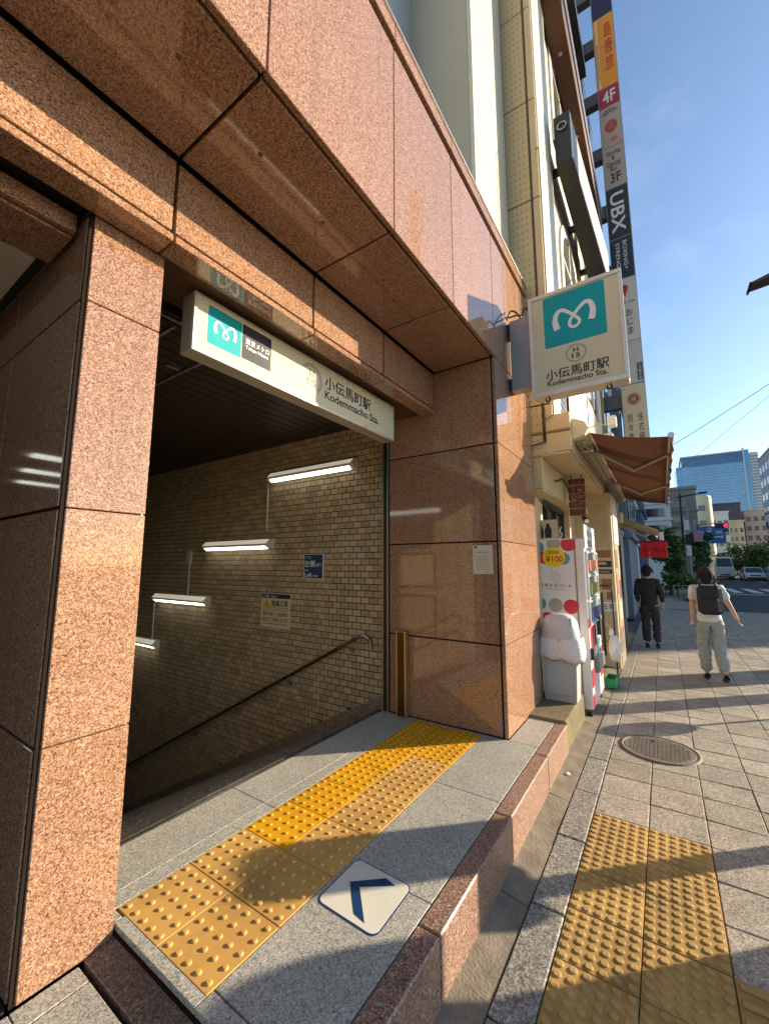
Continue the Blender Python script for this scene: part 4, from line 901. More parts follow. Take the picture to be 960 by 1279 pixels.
b.build('lid', M('bin_lid_pale', hx(196, 194, 190), .45, var=.05, dirt=.08), tbn)
for y in (.80, .83, .86): MB().tube(smooth_path([(4.50, y, 1.07), (4.47, y - .01, 1.05), (4.44, y - .015, 1.0)], 4), .008, 5).build('lid_rib', BING, tbn)
def crumple(c, rx, ry, rz, n, seed, amp, zc=0):
    bm = bmesh.new(); bmesh.ops.create_icosphere(bm, subdivisions=4, radius=1); rr = random.Random(seed)
    ph = [(rr.uniform(-6, 6), rr.uniform(-6, 6), rr.uniform(-6, 6), rr.uniform(0, 6)) for _ in range(n)]
    for v in bm.verts:
        d = sum(abs(math.sin(a * v.co.x + b_ * v.co.y + c_ * v.co.z + p)) for a, b_, c_, p in ph) / n
        v.co *= 1 + amp * (d - .64)
        v.co = Vector((v.co.x * rx, v.co.y * ry, v.co.z * rz))
    bmesh.ops.translate(bm, vec=c, verts=bm.verts); return bm
PLB = M('white_plastic_bag', hx(226, 222, 216), .38, var=.10, vs=14, spec=.4, bump=.02, bs=26)
b = MB(); n = 72; rows = [(1.0, .885), (1.06, .86), (1.10, .80), (1.12, .74), (1.10, .70), (1.02, .665), (.98, .69)]; vs = []; rr = random.Random(3)
fold = [rr.uniform(-.05, .06) for _ in range(n)]
for k, (s_, z) in enumerate(rows):
    for i in range(n):
        a = 2 * math.pi * i / n; cx, cy = math.cos(a), math.sin(a); q = (abs(cx) ** 4 + abs(cy) ** 4) ** -.25
        s2 = s_ + fold[(i + k) % n] * (.9 if 0 < k < 6 else .3); zz = z + .012 * math.sin(i * .7) * (k / 6) - .03 * max(0, -cy) * (k / 6)
        vs.append((4.575 + cx * q * .155 * s2, .92 + cy * q * .178 * s2 - .02 * max(0, -cy), zz))
b.add(vs, [(r * n + i, r * n + (i + 1) % n, (r + 1) * n + (i + 1) % n, (r + 1) * n + i) for r in range(len(rows) - 1) for i in range(n)], True)
b.build('bin_liner', PLB, tbn)
bg_ = thing('tied_rubbish_bag', (6.3, .60, .33), 'tied white plastic rubbish bag hanging on the far side of the vending machine', 'bag')
MB().bm(crumple((6.35, .60, .50), .13, .075, .17, 9, 5, .5), True).build('bag_body', PLB, bg_); MB().bm(crumple((6.35, .63, .70), .03, .03, .06, 6, 8, .6), True).build('knot', PLB, bg_)
MB().tube([(6.35, .63, .75), (6.33, .66, .80), (6.3, .70, .82)], .003, 6).build('string', PLB, bg_)
gt = thing('green_crate', (6.35, .66, 0), 'small green plastic crate on the ground below the white bag', 'crate')
GRN = M('green_plastic', hx(36, 140, 80), .45)
b = MB(); b.box(6.2, 6.5, .60, .72, .03, .045); b.box(6.2, 6.5, .60, .612, .045, .14); b.box(6.2, 6.5, .708, .72, .045, .14); b.box(6.2, 6.212, .612, .708, .045, .14); b.box(6.488, 6.5, .612, .708, .045, .14); b.build('crate_body', GRN, gt)
for k in range(4): box('slat', gt, GRN, 6.22 + .07 * k, 6.255 + .07 * k, .596, .5995, .06, .125)
# ================================================================== SIGN TOWER
gb = thing('grey_office_block', (13, 4, 0), 'grey office block carrying the tall vertical sign tower', 'building')
GWALL = M('grey_block_wall', hx(160, 158, 152), .7, var=.1, vs=2)
box('wall', gb, GWALL, 10.5, 15.2, 1.0, 8, 0, 17.6)
DKW = glass_dark('dark_window', hx(46, 54, 62)); LTW = glass_dark('pale_window', hx(120, 140, 156))
wme = MB().box(-.5, .5, -.03, .05, -.75, .75).use(DKW); wme.mi = [0] * len(wme.f); wme = wme.mesh('window')
for i in range(3):
    for k in range(6): inst('window', wme, gb, (11.4 + 1.45 * i, 1.0, 3.4 + 2.5 * k))
    for k in range(6): box('window_sill', gb, GWALL, 10.85 + 1.45 * i, 11.95 + 1.45 * i, .94, 1.0, 2.56 + 2.5 * k, 2.63 + 2.5 * k)
tw = thing('sign_tower', (11.15, .28, 3.9), 'tall vertical stack of shop signs projecting from the grey office block', 'sign tower')
TY0, TY1 = .03, .525
FRG = M('tower_frame_grey', hx(150, 150, 150), .4, .4)
MB().box(11.01, 11.36, TY0 - .005, TY1 + .005, 4.0, 18.2, .004).build('case', FRG, tw)
for k in range(8): box('bracket', tw, M('bracket_steel', hx(104, 106, 106), .5, .3), 11.1, 11.3, TY1 + .006, 1.0, 5.4 + 1.72 * k, 5.75 + 1.72 * k)
ORG = M('panel_orange', hx(244, 156, 12), .35, var=.04); WOOD = M('panel_weathered_wood', hx(186, 168, 156), .5, var=.22, vs=5, stretch=(1, 26, .9)); DKP = M('panel_charcoal', hx(44, 46, 50), .35)
PW = M('panel_white', hx(214, 208, 196), .4, var=.04); PCR = M('panel_cream', hx(226, 204, 168), .4, var=.04); MAG = M('panel_magenta', hx(176, 22, 62), .35)
def tpanel(z0, z1, mt, y0=TY0 + .012, y1=TY1 - .012, x=11.004, name='panel'):
    MB().box(x, 11.012, y0, y1, z0 + .012, z1 - .012, .002).build(name, mt, tw)
def ttext(s_, y, z, w_, h, mt, bold=.01, rot=False, name='lettering'):
    r, u_ = ((-Z_, -Y_) if rot else (L_, U_)); MB().text(s_, (11.0005, y, z), r, u_, w_, h, .0008, bold).build(name, mt, tw)
tpanel(16.45, 18.15, M('panel_navy', hx(40, 40, 72), .35)); tpanel(15.5, 16.45, ORG); tpanel(14.22, 15.5, ORG); tpanel(13.62, 14.22, MAG)
tpanel(14.22, 16.43, M('panel_peach', hx(240, 206, 176), .4), .42, .47, 11.001, 'panel_stripe')
ttext('島\n唐\n旅', .19, 15.45, .19, 1.5, REDINK, .012); ttext('IZAKAYA DINING BAR', .445, 15.1, 1.1, .03, DKP, .006, True)
ttext('4F', .27, 13.92, .3, .36, PRINTW, .03)
tpanel(12.42, 13.62, WOOD); tpanel(11.22, 12.42, WOOD)
PINKINK = M('faded_coral_ink', hx(206, 104, 84), .5)
def star(y, z, r):
    p = [];
    for i in range(14):
        a = math.pi * i / 7; q = r if i % 2 == 0 else r * .3; p.append((11.0015, y - math.cos(a) * q, z + math.sin(a) * q * .8))
    MB().prism(p, (-.0008, 0, 0)).build('palm_print', PINKINK, tw)
star(.24, 12.62, .14); star(.36, 11.85, .13); star(.16, 12.2, .1)
MB().ring((11.001, .28, 13.02), .12, .14, L_, U_, .001, 28, 1.3).build('round_emblem', REDINK, tw); MB().disc((11.0025, .28, 13.02), .115, L_, U_, .001, 28, 1, 1.3).build('round_emblem', REDINK, tw)
for k in range(4): box('emblem_line', tw, WOOD, 10.9995, 11.0005, .20, .36, 12.93 + .06 * k, 12.945 + .06 * k)
b = MB()
for k in range(7):
    a = R_(20 + 140 * k / 6); a2_ = R_(20 + 140 * (k + .45) / 6)
    b.prism([(11.0015, .28 - math.cos(a) * .06, 13.38 + math.sin(a) * .05), (11.0015, .28 - math.cos(a) * .2, 13.38 + math.sin(a) * .17), (11.0015, .28 - math.cos(a2_) * .2, 13.38 + math.sin(a2_) * .17), (11.0015, .28 - math.cos(a2_) * .06, 13.38 + math.sin(a2_) * .05)], (-.0008, 0, 0))
b.build('fan_emblem', DKP, tw)
ttext('Sports\n&\nDining\nBar', .29, 12.0, .3, .62, DKP, .004); ttext('3F', .27, 11.5, .24, .28, DKP, .03)
tpanel(9.78, 11.22, DKP); tpanel(8.66, 9.78, DKP)
ttext('UBX', .29, 10.5, 1.12, .30, PRINTW, .035, True); ttext('BOXING+', .20, 9.28, .78, .085, PRINTW, .006, True); ttext('STRENGTH', .36, 9.2, .9, .085, PRINTW, .006, True)
tpanel(7.0, 8.66, PW); tpanel(5.92, 7.0, M('panel_light_grey', hx(200, 198, 190), .4))
MB().prism([(11.003, .28, 8.15), (11.003, .2, 8.42), (11.003, .28, 8.5), (11.003, .36, 8.42)], (-.001, 0, 0)).build('drop_emblem', REDINK, tw)
ttext('AJI GA', .24, 8.0, .3, .09, DKP, .006); ttext('お\nじ\nま', .22, 7.5, .14, .66, DKP, .016)
tpanel(5.96, 6.42, DKP, TY0 + .02, TY0 + .13, 11.0, 'arrow_board'); ttext('←\n交\n差\n点\n左', TY0 + .075, 6.19, .07, .40, PRINTW, .01) if False else MB().text('←\n交\n差\n点\n左', (10.9995, TY0 + .075, 6.19), L_, U_, .07, .40, .0008, .01).build('lettering', PRINTW, tw)
tpanel(4.02, 5.9, PCR)
MB().ring((11.0035, .28, 5.53), .115, .135, L_, U_, .001, 28, 1.1).build('round_emblem', M('emblem_crimson', hx(166, 34, 62), .5), tw); MB().disc((11.0035, .28, 5.53), .10, L_, U_, .001, 24, 1, 1.1).build('round_emblem', M('emblem_crimson', (1, 1, 1)), tw)
MB().text('泉', (11.0015, .28, 5.53), L_, U_, .12, .13, .0008, .01).build('lettering', PCR, tw)
ttext('徐\n式\n麻\n婆', .17, 4.72, .11, .92, DKP, .008); ttext('担\n々\n香\n麺', .38, 4.72, .11, .92, DKP, .008)
# ================================================================== BUILDINGS DOWN THE STREET
def block(name, label, x0, x1, y0, y1, h, wall, win, nx, ny, nz, ww=.6, wh=.55, z0=2.5, parap=True, cat='building'):
    t = thing(name, ((x0 + x1) / 2, (y0 + y1) / 2, 0), label, cat)
    box('wall', t, wall, x0, x1, y0, y1, -.1, h)
    fh = (h - z0 - .8) / nz
    wx, wy = (x1 - x0) / max(nx, 1), (y1 - y0) / max(ny, 1)
    if nx:
        m = MB().box(-wx * ww / 2, wx * ww / 2, -.05, .06, -fh * wh / 2, fh * wh / 2).use(win); m.mi = [0] * len(m.f); mx_ = m.mesh('window')
        for i in range(nx):
            for k in range(nz): inst('window', mx_, t, (x0 + wx * (i + .5), y0, z0 + fh * (k + .5)))
    if ny:
        m = MB().box(-.05, .06, -wy * ww / 2, wy * ww / 2, -fh * wh / 2, fh * wh / 2).use(win); m.mi = [0] * len(m.f); my_ = m.mesh('window')
        for j in range(ny):
            for k in range(nz): inst('window', my_, t, (x0, y0 + wy * (j + .5), z0 + fh * (k + .5)))
    for k in range(nz):
        b = MB(); z = z0 + fh * k; b.box(x0 - .12, x1, y0 - .12, y0 - .0, z, z + .18); b.box(x0 - .12, x0, y0, y1, z, z + .18); b.build('ledge', wall, t)
    if parap:
        b = MB(); b.box(x0 - .15, x1 + .1, y0 - .15, y1 + .1, h, h + .35); b.build('parapet', wall, t)
    return t
BL = M('blue_grey_wall', hx(112, 124, 138), .6, var=.1, vs=1); CW = M('concrete_wall', hx(176, 170, 160), .75, var=.12, vs=1); WW = M('white_wall', hx(216, 212, 202), .7, var=.08, vs=1)
CRW = M('pale_cream_wall', hx(222, 206, 168), .7, var=.08, vs=1); DKB2 = M('dark_slate_wall', hx(66, 70, 78), .5, var=.1, vs=.6); GRW = M('warm_grey_wall', hx(132, 124, 114), .75, var=.12, vs=1)
block('blue_grey_shop_block', 'narrow blue grey shop block seen below the brown awning', 15.4, 20.5, .85, 9, 10.5, BL, DKW, 4, 3, 3)
block('pale_narrow_block', 'pale narrow building between two blue grey blocks', 20.7, 24.5, .95, 9, 9.0, WW, DKW, 3, 2, 3)
block('dark_blue_block', 'dark blue tiled block at the near side of the crossing', 24.7, 30.5, .7, 9, 11, M('blue_tile_wall', hx(78, 98, 126), .45, var=.12, vs=2), DKW, 4, 3, 4)
block('balcony_flats', 'white flats with dark balcony openings beyond the side street', 42, 54, -.9, 8, 10.5, WW, DKW, 5, 3, 5, .7, .5)
block('stepped_concrete_flats', 'stepped concrete block with a bright right face behind the street lamp', 58, 70, -3.7, 5, 10.3, M('shaded_concrete_wall', hx(150, 142, 130), .75, var=.12), DKW, 4, 2, 4, .6, .4)
cyl_ = thing('round_stair_tower', (80, -5.8, 0), 'pale rounded stair tower behind the stepped concrete block', 'building')
MB().lathe([(1.4, 0), (1.4, 12), (1.3, 12.3), (.2, 12.4)], (80, -5.6, 0), 20).build('wall', CRW, cyl_)
for k in range(4): MB().box(78.55, 78.65, -6.0, -5.2, 3 + 2.3 * k, 3.8 + 2.3 * k).build('window', DKW, cyl_)
block('white_low_office', 'white office building behind the blue road sign', 98, 112, -10.8, -7.2, 11.3, WW, DKW, 5, 4, 4, .7, .4)
block('cream_lit_office', 'cream office building with a sunlit side right of the blue road sign', 104, 122, -13.6, -11.2, 10, CRW, DKW, 6, 3, 4, .5, .5)
block('dark_slate_office', 'dark windowless slate block below the glass tower', 132, 150, -17.0, -10.8, 16.8, DKB2, DKW, 0, 0, 3)
block('teal_glass_office', 'pale teal glass office at the foot of the tower', 180, 200, -28, -23.6, 19, M('teal_wall', hx(150, 172, 176), .4), LTW, 4, 5, 6, .85, .6)
block('corner_grey_office', 'grey office block with dark square windows at the right edge', 112, 125, -36, -20.1, 25.5, M('violet_grey_wall', hx(150, 146, 152), .7, var=.1, vs=.5), DKW, 0, 6, 7, .45, .42)
cg = [o for o in COL.objects if o.name == 'corner_grey_office'][0]
cgm = MB().box(-1.0, 1.0, -.06, .05, -.75, .75).use(DKW); cgm.mi = [0] * len(cgm.f); cgm = cgm.mesh('window')
for i in range(4):
    for k in range(7): inst('window', cgm, cg, (113.8 + 3.1 * i, -20.1, 4.2 + 3.1 * k))
block('pale_midrise_block', 'pale midrise block between the cream office and the glass tower', 140, 152, -24.5, -18.6, 15.5, CW, DKW, 4, 4, 5, .6, .5)
block('white_midrise_block', 'white midrise block left of the slate block far down the street', 150, 165, -10.5, -5, 14, WW, DKW, 4, 4, 5, .6, .5)
# glass tower
gt_ = thing('glass_tower', (245, -22, 0), 'large blue glass office tower standing above the other buildings', 'tower')
GL = M('tower_glass', hx(104, 150, 184), .14, .3, var=.35, vs=.12, spec=.8)
MUL = M('tower_mullion', hx(172, 200, 218), .4, .2); MULD = M('tower_dark_mullion', hx(60, 84, 116), .4)
TCR = M('tower_stone', hx(214, 208, 196), .6, var=.05, vs=.3)
box('wall', gt_, GL, 230, 262, -32.3, -10.6, 0, 50.8); box('wall', gt_, GL, 231, 255, -10.6, -8.4, 0, 46.8)
box('side_core', gt_, GL, 230.5, 262, -34.4, -32.7, 0, 51.6); box('stone_flank', gt_, TCR, 231, 275, -37.4, -34.4, 0, 50.2)
b = MB()
for k in range(34): b.box(229.85, 230, -32.3, -10.6, 2 + 1.3 * k, 2.28 + 1.3 * k); b.box(230.85, 231, -10.6, -8.4, 2 + 1.3 * k, 2.28 + 1.3 * k) if k < 34 else 0
tag(b.build('floor_band', MUL, gt_), kind='stuff')
b = MB()
for k in range(33):
    y = -32.2 + .66 * k; b.box(229.8, 230.0, y, y + .12, 2, 46.2)
tag(b.build('mullion', MUL, gt_), kind='stuff')
b = MB()
for k in range(44): y = -32.2 + .495 * k; b.box(229.7, 230.0, y, y + .2, 46.4, 50.6)
tag(b.build('louvre_fin', MULD, gt_), kind='stuff')
box('roof_edge', gt_, TCR, 229.5, 262.5, -32.6, -10.3, 50.8, 51.3); box('corner_fin', gt_, TCR, 229.6, 231, -32.75, -32.25, 0, 52.4); box('plant_room', gt_, GWALL, 240, 258, -28, -14, 51.3, 53.2)
b = MB()
for k in range(36): b.box(231.2, 274.8, -37.55, -37.4, 2 + 1.32 * k, 2.6 + 1.32 * k)
tag(b.build('flank_window', LTW, gt_), kind='stuff')
b = MB()
for k in range(36): b.box(230.9, 231.0, -37.2, -34.6, 2 + 1.32 * k, 2.5 + 1.32 * k)
tag(b.build('flank_window', LTW, gt_), kind='stuff')
# offices across the road: they shade the far pavement
block('opposite_brown_office', 'brown office block across the road whose shadow falls on the far pavement', 38.6, 58, -30, -21.6, 30, GRW, DKW, 8, 4, 9)
block('opposite_white_office', 'white office block across the road next to the brown one', 58.5, 80, -30, -21.6, 24, WW, DKW, 8, 0, 7)
# ================================================================== TREES
LEAFS = [M('leaf_dark_green', hx(58, 82, 38), .6, var=.35, vs=2, rnd=.2, isl=True, spec=.3), M('leaf_fresh_green', hx(84, 112, 44), .6, var=.35, vs=2, rnd=.2, isl=True, spec=.3)]
BARK = M('grey_bark', hx(92, 78, 62), .9, var=.3, bump=.01, bs=14)
def tree(name, x, y, h, rad, seed, label, group, n=2600, z0=None, leaf=.11):
    rr = random.Random(seed); t = thing(name, (x, y, 0), label, 'tree', group)
    zc = h * .62; b = MB(); top = Vector((x + rr.uniform(-.15, .15), y + rr.uniform(-.15, .15), h * .6))
    b.tube(smooth_path([(x, y, -.1), (x + .03, y, h * .22), tuple(top)], 4), [h * .035 * (1 - .06 * i) for i in range(9)], 8)
    ends = []
    for k in range(8):
        a = rr.uniform(0, 6.28); q = rr.uniform(.45, .85); e = Vector((x + math.cos(a) * rad * q, y + math.sin(a) * rad * q, rr.uniform(h * .45, h * .92))); ends.append(e)
        s0 = Vector((x, y, h * rr.uniform(.22, .5))); b.tube([s0, s0.lerp(e, .5) + Vector((0, 0, .1)), e], [h * .014, h * .010, h * .004], 5)
    b.build('trunk', BARK, t)
    for li, lm in enumerate(LEAFS):
        c = MB(); m = n // 2
        clumps = [(e, rr.uniform(.28, .5) * rad) for e in ends] + [(Vector((x + rr.uniform(-.6, .6) * rad, y + rr.uniform(-.6, .6) * rad, rr.uniform(h * .35, h * .95))), rr.uniform(.22, .42) * rad) for _ in range(9)]
        for i in range(m):
            e, cr_ = rr.choice(clumps); d = Vector((rr.gauss(0, 1), rr.gauss(0, 1), rr.gauss(0, .85))).normalized() * cr_ * rr.uniform(.55, 1.05)
            p = e + d; nrm = (d.normalized() + Vector((rr.uniform(-.8, .8), rr.uniform(-.8, .8), rr.uniform(-.3, .9)))).normalized()
            q = nrm.to_track_quat('Z', 'Y'); s_ = leaf * rr.uniform(.6, 1.3); a = rr.uniform(0, 6.28)
            vs = [p + q @ Vector((math.cos(a + k * math.pi / 2) * s_ * (1 if k % 2 else .5), math.sin(a + k * math.pi / 2) * s_ * (1 if k % 2 else .5), 0)) for k in range(4)]
            c.add(vs, [(0, 1, 2, 3)])
        c.build('crown', lm, t)
tree('street_tree', 29.2, -.35, 3.8, .85, 1, 'round leafy street tree at the corner left of the utility pole', 'street trees at the crossing')
tree('street_tree', 31.5, -1.95, 3.7, .6, 2, 'smaller street tree just right of the utility pole', 'street trees at the crossing')
tree('shrub', 26.2, -.55, 1.25, .75, 3, 'low green shrub at the foot of the utility pole', 'shrubs by the crossing', 1400)
for k, (x, y, h) in enumerate(((68, -9.2, 3.9), (74, -11.8, 4.9), (84, -12.2, 4.6), (72, -7.6, 3.0))):
    tree('roadside_tree', x, y, h, 1.9, 10 + k, ('dark roadside tree behind the parked cars, leftmost of the tall ones', 'tallest dark roadside tree at the right edge behind the cars', 'farther roadside tree half hidden by the tallest one', 'lowest roadside tree next to the white truck')[k], 'roadside trees behind the cars', 2000, leaf=.2)
for k, (x, y) in enumerate(((64, -3.4), (90, -5.5))):
    tree('median_tree', x, y, 3.1 + k, 1.3, 20 + k, ('dark small tree under the blue road sign', 'distant small tree beyond the truck')[k], 'small trees down the road', 1200, leaf=.16)
# ================================================================== STREET FURNITURE
up = thing('utility_pole', (30, -1.33, 0), 'slim pale pole with black and white banners at the corner', 'pole')
POLE = M('pole_grey', hx(150, 150, 146), .5, .3); DPOLE = M('dark_pole', hx(40, 40, 42), .5, .4)
MB().cyl((30, -1.33, -.1), (30, -1.42, 5.0), .075, .06, 10).build('shaft', POLE, up)
for z, mt in ((3.95, PRINTW), (3.1, DPOLE), (2.45, PRINTW)): MB().box(29.86, 29.9, -1.48, -1.22, z - .3, z + .3, .01).build('banner', mt, up)
MB().box(29.8, 29.95, -2.05, -1.62, 2.95, 3.6, .02).build('advert_panel', M('advert_pink', hx(180, 130, 150), .5, var=.5, vs=6), up); MB().cyl((29.95, -1.4, 3.3), (29.95, -1.65, 3.3), .02, n=6).build('arm', DPOLE, up)
lp = thing('street_lamp', (36, -1.3, 0), 'dark street lamp with a long arm rising behind the tree', 'street lamp')
MB().cyl((36, -1.3, -.1), (36, -1.4, 6.7), .09, .06, 10).build('shaft', DPOLE, lp); MB().tube([(36, -1.15, 6.45), (36, -1.4, 6.5), (36, -2.4, 6.62), (36, -2.8, 6.66)], .045, 8).build('arm', DPOLE, lp); MB().box(35.8, 36.2, -2.95, -2.5, 6.62, 6.72, .02).build('lamp_head', DPOLE, lp); MB().cyl((36, -1.39, 6.6), (36, -1.4, 7.2), .02, n=6).build('finial', DPOLE, lp)
rs = thing('blue_road_sign', (45, -3.5, 0), 'large blue overhead direction sign with white arrows', 'road sign')
RB = M('road_sign_blue', hx(28, 88, 150), .4)
MB().box(44.95, 45.0, -4.65, -2.45, 3.45, 4.95, .01).build('plate', RB, rs)
MB().cyl((45.1, -2.3, -.1), (45.1, -2.3, 5.0), .09, n=10).build('post', POLE, rs); MB().cyl((45.05, -2.3, 4.5), (45.05, -4.5, 4.5), .05, n=8).build('arm', POLE, rs); MB().cyl((45.05, -2.3, 3.9), (45.05, -4.5, 3.9), .05, n=8).build('arm', POLE, rs)
t = MB()
for (y0, y1, z0, z1) in ((-3.60, -3.52, 3.6, 4.5), (-4.4, -2.9, 3.98, 4.06), (-3.75, -3.37, 4.5, 4.56), (-4.45, -4.35, 3.9, 4.14), (-2.95, -2.85, 3.9, 4.14)): t.box(44.94, 44.949, y0, y1, z0, z1)
t.text('上野', (44.949, -3.55, 4.72), L_, U_, .4, .22, .004, .02); t.text('両国', (44.949, -4.2, 4.42), L_, U_, .4, .22, .004, .02); t.text('大手町', (44.949, -2.95, 4.42), L_, U_, .5, .2, .004, .02); t.build('lettering', PRINTW, rs)
bs2 = thing('blue_street_sign', (40, -2.8, 0), 'small blue street sign below the large direction sign', 'road sign')
MB().box(39.95, 40, -3.12, -2.42, 2.36, 2.88, .01).build('plate', RB, bs2); MB().cyl((40.05, -2.5, -.1), (40.05, -2.5, 2.9), .04, n=8).build('post', POLE, bs2); MB().text('江戸通り', (39.949, -2.77, 2.62), L_, U_, .55, .2, .004, .02).build('lettering', PRINTW, bs2)
ts = thing('traffic_signal', (38, -3.6, 4.4), 'horizontal traffic signal showing red on an arm over the road', 'traffic signal')
MB().box(37.9, 38.1, -4.15, -3.35, 4.27, 4.58, .03).build('housing', BLACK, ts)
for k, (y, mt) in enumerate(((-3.98, M('signal_red_glow', hx(255, 30, 60), .4, emit=hx(255, 20, 50), es=2.5)), (-3.74, DKGREY), (-3.50, DKGREY))): MB().cyl((37.9, y, 4.43), (37.87, y, 4.43), .12, n=14).build('lens', mt, ts)
MB().box(37.9, 38.05, -4.12, -3.85, 4.0, 4.24, .02).build('lower_signal', BLACK, ts); MB().cyl((38.05, -2.2, -.1), (38.05, -2.2, 5.0), .08, n=10).build('post', POLE, ts); MB().cyl((38.05, -2.2, 4.62), (38.05, -4.1, 4.62), .035, n=8).build('arm', POLE, ts)
gf = thing('guard_fence', (23, -.65, 0), 'low pale green pipe guard fence at the pavement corner', 'fence')
GFM = M('fence_pale_green', hx(120, 132, 118), .5, .2)
for y in (-.35, -1.0): MB().cyl((23, y, -.0), (23, y, .72), .03, n=8).build('post', GFM, gf)
for z in (.68, .25): MB().cyl((23, -.35, z), (23, -1.0, z), .022, n=8).build('rail', GFM, gf)
MB().tube([(23, -.38, .3), (23, -.55, .6), (23, -.75, .3), (23, -.97, .62)], .016, 6).build('infill', GFM, gf)
wd = MB(); rr = random.Random(4)
for k in range(120):
    x, y = 22.8 + rr.uniform(-.3, .3), -.95 + rr.gauss(0, .18); h = rr.uniform(.08, .25); a = rr.uniform(0, 6.28)
    wd.add([(x, y, 0), (x + .04 * math.cos(a), y + .04 * math.sin(a), h * .7), (x + .1 * math.cos(a), y + .1 * math.sin(a), h), (x + .02, y + .02, h * .5)], [(0, 1, 2, 3)])
tag(wd.build('weeds', LEAFS[1]), 'weeds growing at the foot of the guard fence', 'weeds', kind='stuff')
# overhead wires
for (a, b_, r, lb) in (((20, .9, 5.55), (20, -12, 13.7), .011, 'thicker overhead wire rising from the awning to the right'), ((30, .9, 5.6), (30, -14, 18.4), .010, 'thinner lower overhead wire crossing the sky')):
    a, b_ = Vector(a), Vector(b_); pts = []
    for i in range(13):
        q = i / 12; p = a.lerp(b_, q); p.z -= .22 * 4 * q * (1 - q); pts.append(p)
    tag(MB().tube(pts, r, 5).build('overhead_wire', DPOLE, loc=tuple(a)), lb, 'wire', 'overhead wires')
for k, (x, y, h, zz) in enumerate(((26.2, -9.6, 12.8, 0), (33.1, -8.6, 14.4, 0))):
    pass
# ---- kerb side, out of view: utility pole, then casters added for their shadows
kp = thing('kerb_utility_pole', (8.5, -2.6, 0), 'concrete utility pole at the kerb with a dark lamp hood reaching over the pavement', 'pole')
CPOLE = M('concrete_pole', hx(150, 146, 138), .8, var=.15)
MB().cyl((8.5, -2.6, -.1), (8.5, -2.6, 11.5), .165, .11, 14).build('shaft', CPOLE, kp)
MB().tube([(8.45, -2.5, 5.9), (8.2, -1.9, 6.0), (8.1, -1.75, 6.0)], .03, 8).build('arm', DPOLE, kp)
b = MB(); b.add([(8.0, -1.44, 5.93), (8.02, -2.1, 6.03), (8.3, -2.1, 6.03), (8.25, -1.44, 5.93), (8.0, -1.44, 5.955), (8.02, -2.1, 6.16), (8.3, -2.1, 6.16), (8.25, -1.44, 5.955)], [(3, 2, 1, 0), (4, 5, 6, 7), (0, 1, 5, 4), (1, 2, 6, 5), (2, 3, 7, 6), (3, 0, 4, 7)])
b.build('lamp_hood', M('hood_brown', hx(66, 52, 44), .5), kp); box('lamp_hood_edge', kp, DPOLE, 7.99, 8.31, -1.465, -1.44, 5.925, 5.962)
sp = thing('shadow_column', (9.7, -2.65, 0), 'grey column added out of view at the kerb for its shadow band', 'pole')  # unseen column, added to cast the far shadow band
MB().cyl((9.7, -2.65, -.1), (9.7, -2.65, 4.6), .13, .11, 12).build('shaft', POLE, sp); MB().box(9.45, 9.9, -2.9, -2.4, .4, 1.5, .03).build('shadow_column_box', POLE, sp)
rs_ = thing('shadow_disc', (6.75, -1.6, 0), 'small round disc on a post added out of view for its shadow', 'sign')  # unseen disc on a post, made up for the round shadow
MB().cyl((6.75, -1.6, -.0), (6.75, -1.6, .9), .022, n=8).build('post', POLE, rs_); d_ = Vector((-.97, 1, 0)).normalized(); sd_ = Vector((1, .97, 0)).normalized()
MB().disc((6.75, -1.6, .78), .17, sd_, Z_, .012, 24).build('plate', RB, rs_)
sb = thing('shadow_board', (4.12, -1.3, 0), 'plain board on a post added out of view for its shadow band', 'sign')  # unseen board, added and sized for the shadow on the entrance floor
MB().cyl((4.17, -1.3, 0), (4.17, -1.3, 1.5), .065, n=12).build('post', POLE, sb)
MB().rrect((4.14, -1.31, 1.17), .36, .68, sd_, Z_, .02, .07, 6).build('board', PRINTW, sb); MB().cyl((4.17, -1.3, 0), (4.17, -1.3, .04), .14, n=14).build('base', DPOLE, sb)
tbx = thing('shadow_block', (3.55, -1.85, 0), 'grey rounded block added out of view to cast the foreground shadow', 'cabinet')  # unseen rounded block, made up to cast the big near shadow
c0 = Vector((3.52, -1.85, 0)); b = MB(); poly = []
for i in range(9):
    a = R_(90 * i / 8); poly.append((-.40 + .3 - .3 * math.cos(a), 1.14 + .3 * math.sin(a)))
for i in range(9):
    a = R_(90 - 90 * i / 8); poly.append((.40 - .16 + .16 * math.cos(a), 1.28 + .16 * math.sin(a)))
poly += [(.40, 0), (-.40, 0)]
b.prism([c0 + sd_ * p - d_ * .2 + Z_ * q for p, q in poly], d_ * .4); b.build('body', M('shadow_block_grey_green', hx(140, 144, 132), .6, var=.12), tbx)
b = MB(); b.prism([c0 + sd_ * p + d_ * .202 + Z_ * q for p, q in ((-.34, .1), (.34, .1), (.34, 1.15), (-.34, 1.05))], d_ * .008); b.build('door', M('shadow_block_grey_green', (1, 1, 1)), tbx)
